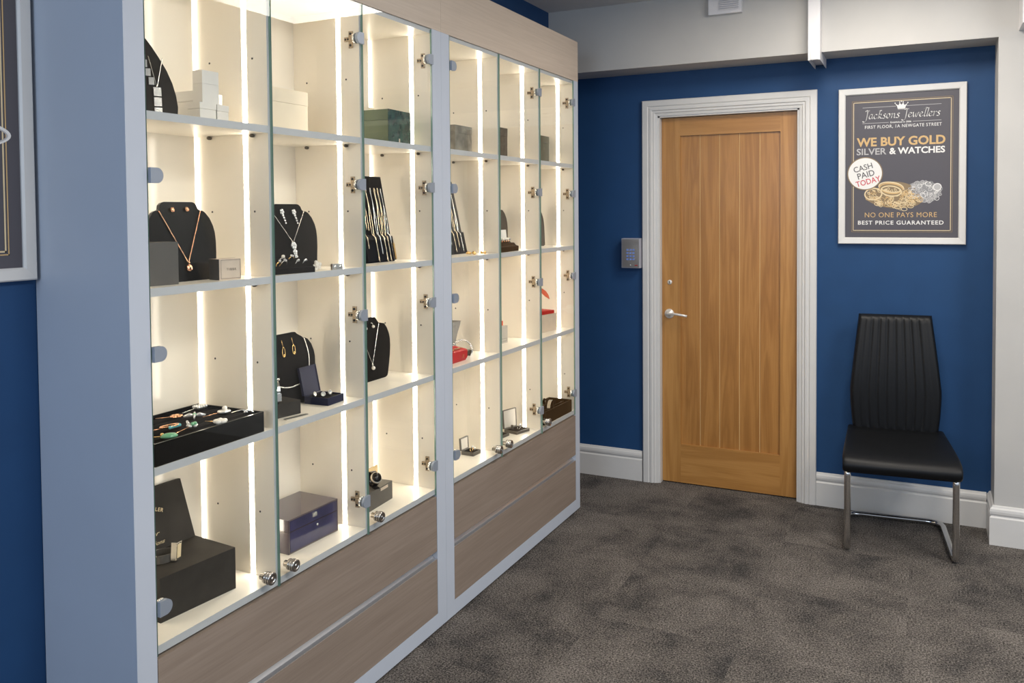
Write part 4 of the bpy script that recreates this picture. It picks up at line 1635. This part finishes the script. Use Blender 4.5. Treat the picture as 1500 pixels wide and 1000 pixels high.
bm = bmn(); lathe(bm, [(.0158, .0075), (.0158, .0086), (0, .0086)], at(.021, 0, .034, Matrix.Rotation(R(58), 4, 'Y')), 24); part('watch_dial', bm, blk_gloss, wc)
bm = bmn(); box(bm, .0, .03, -.0085, .0085, 0, .004); part('cushion', bm, blk_velvet, wt)

# ---- bay 4
t = tbox('gift_box', 'grey marbled box on the top shelf of the farther cabinet, first door', 'box', (-.095, 1.6760, S1), R(1), .135, .095, .108, marble_card, lid=.03)
cols = [(-.060, .240, .020, .0018, pale_gold), (-.030, .244, .040, .0019, silver), (-.002, .246, .012, .0022, pale_gold), (.026, .246, .030, .0018, pale_gold), (.052, .247, .012, .0016, silver)]
ords = ['leftmost', 'second', 'middle', 'fourth', 'rightmost']
chain_board('charcoal leaning chain board partly behind the middle post, farther cabinet', (-.122, 1.7160, S2), R(12.5), .172, .292, cols,
            ['%s hanging chain on the charcoal board of the farther cabinet' % o for o in ords], blk_card)
for i, (x_, y_, lb) in enumerate(((-.052, 1.690, 'left gold earring cluster at the foot of the charcoal chain board'), (-.040, 1.715, 'middle gold earring cluster at the foot of the charcoal chain board'), (-.028, 1.757, 'small gold ring lying right of the charcoal chain board'))):
    bm = bmn()
    rq = random.Random(i)
    for k_ in range(7):
        ball(bm, (rq.uniform(-.009, .009), rq.uniform(-.011, .011), .0045 + rq.uniform(0, .006)), .0048, 0, 7)
    solo('gold_trinket', bm, gold, lb, 'jewellery', (x_, y_, S2 + .0002), group='small gold pieces on the second shelf')
t = thing('pendant_stand', 'grey flared display stand at the left end of the third shelf, farther cabinet', 'jewellery stand', (-.165, 1.735, S3))
bm = bmn()
loft(bm, [[(a * sx, b * sy, z) for a, b in ((-.5, -.5), (.5, -.5), (.5, .5), (-.5, .5))] for z, sx, sy in
          ((0, .05, .085), (.01, .045, .075), (.035, .028, .052), (.06, .028, .062), (.09, .032, .085), (.115, .036, .112), (.126, .036, .118))], smooth=False)
part('flared_board', bm, grey_mount, t)
bm = bmn(); box(bm, -.02, .02, -.06, .06, .1262, .1285); part('stand_top', bm, grey_card, t, bevel=.0006)
t = thing('jewel_box', 'red jewel box with a gold emblem on the third shelf, farther cabinet', 'jewel case', (-.078, 1.6050, S3), (0, 0, R(0)))
WW, WD = .130, .062
bm = bmn()
loft(bm, [[(a * (WD / 2 - i_), b * (WW / 2 - i_), z) for a, b in ((-1, -1), (1, -1), (1, 1), (-1, 1))] for z, i_ in ((0, .006), (.010, .001), (.034, 0), (.038, .001))], smooth=False)
part('case_body', bm, red_m, t, bevel=.0015)
bm = bmn(); prism(bm, [(-WD / 2 + .002, .0385), (WD / 2 - .001, .0385), (WD / 2 - .006, .042), (-WD / 2 + .006, .050)], lambda u, v, q: (u, q, v), -WW / 2 + .002, WW / 2 - .002)
part('case_lid', bm, red_m, t, bevel=.0015)
bm = bmn()
fe = lambda u, v, q: (WD / 2 + q, u + .030, v + .019)
ring2d(bm, fe, 0, .001, .0062, .0068, .0016, .0014, 0, 0, 20, R(-60), R(240))
rect(bm, fe, -.0075, -.0025, -.0065, -.005, .0014, 0)
rect(bm, fe, .0025, .0075, -.0065, -.005, .0014, 0)
part('emblem', bm, gold, t)
bm = bmn()
for y_ in (-.045, -.018, .010, .034):
    prism(bm, [(-.012, 0), (.012, 0), (.010, .002), (-.010, .002)], lambda u, v, q: (u * .5 + .010, y_ + q, .0455 + v), -.009, .009)
part('top_inlay', bm, gold, t)
tbox('display_block', 'low grey block under a jewelled bangle, third shelf of the farther cabinet', 'jewellery stand', (-.088, 1.6900, S3), R(0), .092, .035, .0185, marble_card)
t = thing('jewelled_bangle', 'wide jewelled silver bangle standing on the low grey block behind the red box', 'bangle', (-.106, 1.7300, S3 + .0190), (0, 0, R(-38)))
Mb = at(0, 0, .0, AXX)
bm = bmn(); band(bm, .0355, .0355, .026, .0055, Matrix.Translation((0, 0, .002)) @ Mb, R(-92), R(92), n=26); bm.transform(Matrix.Rotation(R(180), 4, 'X') @ Matrix.Rotation(R(0), 4, 'X')); bm.transform(Matrix.Rotation(R(180), 4, 'X'))
part('bangle_band', bm, silver, t)
bm = bmn()
for i in range(15):
    a = R(8) + R(164) * i / 14
    for q in (-.008, 0, .008):
        ball(bm, (q, .0415 * math.cos(a), .002 + .0415 * math.sin(a)), .0030, 0, 7)
part('stones', bm, gem, t)

t, c = hinged_case('ring_case', 'open dark ring box with pale lid lining, bottom shelf of the farther cabinet, first door', 'jewel case', (-.074, 1.7560, S4), R(-3), .056, .055, .014, .048, R(4), grey_mount, offwhite, 'open jewel cases in the farther cabinet')
ring('gold ring with a clear stone in the small open ring box', (c[0] + .002, c[1], S4 + .0170), (0, R(20), R(60)), gold, st_solo, .0085, .0045, 'rings in open cases')
ring('silver ring set beside the stone ring in the small open ring box', (c[0] + .004, c[1] + .015, S4 + .0160), (0, R(15), R(60)), silver, None, .0085, .0045, 'rings in open cases')

# ---- bay 5
tbox('gift_box', 'dark brown wrapped box on the top shelf, middle door of the farther cabinet', 'box', (-.100, 2.000, S1), 0, .131, .09, .131, dark_wrap, lid=.035)
f = make_bust('jewellery_bust', 'dark slim bust with a gold chain, second shelf, middle door of the farther cabinet', (-.150, 2.1100, S2), R(-10), R(8), blk_card, bust_outline(.088, .108, .045, .030, .200))
necklace('gold rope chain falling along the slim dark bust', f, (.052, .166), .030, .0024, gold, None, .3)
bm = bmn(); box(bm, -.0006, .0006, -.030, .030, 0, .050)
solo('price_card', bm, white_card, 'white card standing before the slim dark bust, middle door', 'card', (-.098, 2.085, S2 + .0375), (0, R(-6), 0))
t = thing('ring_tray', 'dark brown wavy ring stand on the second shelf, middle door of the farther cabinet', 'ring stand', (-.055, 1.990, S2), (0, 0, R(5)))
bm = bmn()
prism(bm, [(.032, 0), (.032, .020), (.020, .024), (.012, .034), (-.002, .034), (-.008, .040), (-.030, .043), (-.032, 0)], lambda u, v, q: (u, q, v), -.100, .100)
part('ring_block', bm, brown_velvet, t, bevel=.001)
for i in range(7):
    ring('gold ring in the row on the wavy dark brown ring stand', (-.050 - .003 * i, 1.915 + .026 * i, S2 + .0385), (0, R(20), R(20)), rose, st_pearl if i % 2 else st_solo, .0085, .005, 'gold rings on the brown ring stand')
t = tbox('gift_box', 'pale box carrying a red bow-shaped piece, third shelf, middle door of the farther cabinet', 'box', (-.110, 2.030, S3), R(-8), .085, .06, .0735, offwhite)
bm = bmn(); border(bm, face(.06, .085), -.036, .036, .008, .020, .001, .0006, 0); part('panel_line', bm, grey_mount, t, label='thin grey line')
bm = bmn()
prism(bm, [(-.035, 0), (.034, 0), (.034, .020), (.026, .020), (.026, .012), (.018, .012), (.018, .026), (.000, .042), (-.018, .026), (-.018, .012), (-.035, .012)], lambda u, v, q: (q, u, v), -.012, .012)
solo('red_case', bm, red_ribbon, 'small stepped bright red case on top of the pale box, middle door', 'jewel case', (-.128, 2.065, S3 + .0741), (0, 0, R(-8)), bevel=.001)
t, c = hinged_case('jewel_case', 'open flat dark jewel case with pale square lid, bottom shelf, middle door', 'jewel case', (-.060, 2.118, S4), R(-15), .086, .072, .012, .080, R(4), grey_mount, offwhite, 'open jewel cases in the farther cabinet')
ring('clear stone ring in the open flat jewel case with pale lid', (c[0] + .004, c[1] + .010, S4 + .0145), (0, R(30), R(60)), silver, st_solo, .0085, .0065, 'rings in open cases')
bm = bmn(); box(bm, -.005, .005, -.003, .003, 0, .018)
solo('ring_peg', bm, grey_mount, 'dark upright peg at the back of the open flat jewel case', 'peg', (c[0] - .020, c[1] - .006, S4 + .0098))
t, c = hinged_case('jewel_case', 'second dark jewel case half hidden left of the open flat one, bottom shelf', 'jewel case', (-.092, 2.020, S4), R(-6), .075, .055, .012, .030, R(70), grey_mount, grey_mount, 'open jewel cases in the farther cabinet')

# ---- bay 6
tbox('gift_box', 'olive green wrapped box on the top shelf, last door before the blue wall', 'box', (-.105, 2.470, S1), 0, .118, .09, .131, olive_card, lid=.035)
f = make_bust('jewellery_bust', 'dark oval-shouldered bust on the second shelf, last door before the blue wall', (-.130, 2.500, S2), 0, R(7), blk_card, bust_outline(.090, .108, .060, .040, .196))
A, B = (-.0795, 2.4414), (-.0572, 2.5499)
rz = math.atan2(-(B[0] - A[0]), B[1] - A[1])
t = tbox('gift_box', 'tan box banded in red on the third shelf, last door before the blue wall', 'box', (A[0] - .009, A[1] - .045, S3), rz, .156, .075, .0805, tan_card)
bm = bmn(); box(bm, -.034, .034, -.072, .066, .0812, .0965); part('red_lid', bm, red_m, t, bevel=.001, label='red lid')
t = thing('red_ribbon', 'bright red pointed ribbon standing above the red-banded tan box', 'ribbon', (-.088, 2.496, S3 + .0970))
bm = bmn()
prism(bm, [(-.060, .048), (-.036, .033), (.0, .015), (.043, .0), (.030, .021), (.0, .041), (-.036, .055), (-.060, .061)], lambda u, v, q: (q, u, v + .0495), -.002, .002)
part('ribbon_loop', bm, red_ribbon, t)
bm = bmn(); tube(bm, [(0, -.050, 0), (0, -.052, .05), (0, -.0515, .105)], .0012, 6)
part('ribbon_stem', bm, red_ribbon, t)
WW, WD, WH = .300, .120, .057
tr = thing('bangle_tray', 'dark brown velvet tray with bangles, bottom shelf, last door before the blue wall', 'tray', (-.012 - WD / 2, 2.4680, S4), (0, 0, R(-1.5)))
bm = bmn()
x0, x1, y0, y1 = -WD / 2, WD / 2, -WW / 2, WW / 2
for b_ in ((x0, x1, y0, y1, 0, .006), (x1 - .006, x1, y0, y1, .006, WH), (x0, x0 + .006, y0, y1, .006, WH), (x0 + .006, x1 - .006, y0, y0 + .006, .006, WH), (x0 + .006, x1 - .006, y1 - .006, y1, .006, WH)):
    box(bm, *b_)
part('tray_shell', bm, brown_velvet, tr)
for dx in (-.022, .020):
    bm = bmn(); box(bm, dx - .0025, dx + .0025, y0 + .006, y1 - .006, .006, WH - .008); part('divider', bm, brown_velvet, tr)
for i, (x_, y_, lb) in enumerate(((-.046, 2.452, 'pale silver bangle in the front row of the dark brown tray'), (-.098, 2.472, 'pale silver bangle in the back row of the dark brown tray'))):
    bm = bmn()
    band(bm, .033, .036, .016, .003, at(0, 0, .0395, AXX), 0, 2 * PI, 32)
    solo('bangle', bm, pearl if False else silver, lb, 'bangle', (x_, y_, S4 + .0085), (0, 0, R(8)), 'bangles in the brown tray')

# ------------------------------------------------------------------ cantilever chair
ch = thing('cantilever_chair', 'black leather cantilever chair with chromed tube frame against the blue wall below the poster', 'chair', (1.4245, 2.7046, 0), (0, 0, R(5.1)))
r = .0135
hw = .2055
pts = [(-hw + .02, .34, .372), (-hw, .03, .362), (-hw, 0.0, .345), (-hw, 0, r), (-hw + .004, .465, r), (hw - .004, .465, r), (hw, 0, r), (hw, 0, .345), (hw, .03, .362), (hw - .02, .34, .372)]
bm = bmn(); tube(bm, fillet(pts, [0, .02, .02, .045, .07, .07, .045, .02, .02, 0], 8), r, 14)
part('tube_frame', bm, chair_metal, ch)
# seat: waterfall profile swept across the width
prof = [(-.022, .348), (-.034, .362), (-.038, .380), (-.030, .398), (-.008, .412), (.040, .424), (.12, .434), (.22, .441), (.32, .446), (.405, .452), (.412, .430), (.405, .395),
        (.30, .384), (.18, .376), (.08, .362), (.02, .350)]
rings = []
SW = .226
for xx, k_ in ((-1, .80), (-.985, .90), (-.955, .965), (-.90, 1), (-.5, 1), (0, 1), (.5, 1), (.90, 1), (.955, .965), (.985, .90), (1, .80)):
    taper = 1.0
    ring_ = []
    for y_, z_ in prof:
        tp = 1 - .12 * max(0, y_) / .41
        cz = .395 + y_ * .09
        dip = -.004 * (1 - abs(xx) ** 2) if z_ > cz else 0
        yy = .19 + (y_ - .19) * (1 - (1 - k_) * .12)
        ring_.append((xx * SW * tp, yy, cz + (z_ - cz) * k_ + dip))
    rings.append(ring_)
bm = bmn(); loft(bm, rings)
part('seat', bm, leather, ch)
# backrest with stitched vertical channels
rings = []
NV, NU = 44, 72
SEAM = 9
for j in range(NV + 1):
    s = j / NV
    z = .430 + s * .535
    if s < .36:
        wv = .178 + .014 * math.sin(s / .36 * PI / 2)
    else:
        q = (s - .36) / .64
        wv = .192 - .038 * q ** 1.1
    yc = .405 + .055 * s - .018 * math.sin(PI * s)
    th = .024
    edge = 1.0
    if s > .96:
        edge = math.sqrt(max(.02, 1 - ((s - .96) / .04) ** 2 * .93))
    ring_ = []
    for i in range(NU):                       # front, left to right
        u = -1 + 2 * i / (NU - 1)
        xx = wv * u
        e = math.sqrt(max(0, 1 - max(0, (abs(u) - .90) / .10) ** 2))
        g = 0
        if abs(u) < .82 and .03 < s < .975:
            c_ = (u + .82) / 1.64 * (SEAM - 1)
            dd = abs(c_ - round(c_))
            g = .0050 * math.exp(-(dd / .085) ** 2) - .0022 * math.sin(PI * min(1, dd * 2) / 2)
        ring_.append((xx, yc - th * e * edge + g - .008 * (1 - u * u) * 0 + .012 * (1 - abs(u)) * .6, z))
    for i in range(10):                       # back, right to left
        u = 1 - 2 * (i + .5) / 10
        ring_.append((wv * u, yc + .012 * edge, z))
    rings.append(ring_)
bm = bmn(); loft(bm, rings)
part('backrest', bm, leather, ch)

# ------------------------------------------------------------------ light
def area(name, loc, rot, sx, sy, power, col):
    l = bpy.data.lights.new(name, 'AREA')
    l.shape = 'RECTANGLE'
    l.size, l.size_y = sx, sy
    l.energy = power
    l.color = col
    o = bpy.data.objects.new(name, l)
    COL.objects.link(o)
    o.location = loc
    o.rotation_euler = rot
    return o


area('ceiling_panel', (1.32, 2.27, ZC - .012), (0, 0, 0), .6, .6, 25, (1, .93, .84))
area('ceiling_panel', (1.9, .2, ZC - .012), (0, 0, 0),   .6, .6, 44, (1, .93, .84))
area('ceiling_panel', (2.9, 1.4, ZC - .012), (0, 0, 0), .6, .6, 36, (1, .94, .86))
area('window_daylight', (.6, -3.6, 2.0), (R(82), 0, 0), 2.0, 1.0, 52, (.64, .79, 1.0))
area('side_daylight', (4.0, .2, 1.5), (0, R(90), 0), 1.6, 2.6, 27, (.70, .82, 1.0))

wd = bpy.data.worlds.new('world')
scene.world = wd
wd.use_nodes = True
bg = wd.node_tree.nodes['Background']
bg.inputs['Color'].default_value = (.80, .88, 1.0, 1)
bg.inputs['Strength'].default_value = .36

scene.view_settings.view_transform = 'Standard'
scene.view_settings.look = 'None'
scene.view_settings.exposure = 0.0
scene.cycles.max_bounces = 10
scene.cycles.diffuse_bounces = 5
scene.cycles.transparent_max_bounces = 16
scene.cycles.use_denoising = True
for o in bpy.data.objects:
    if 'inv' in o:
        del o['inv']
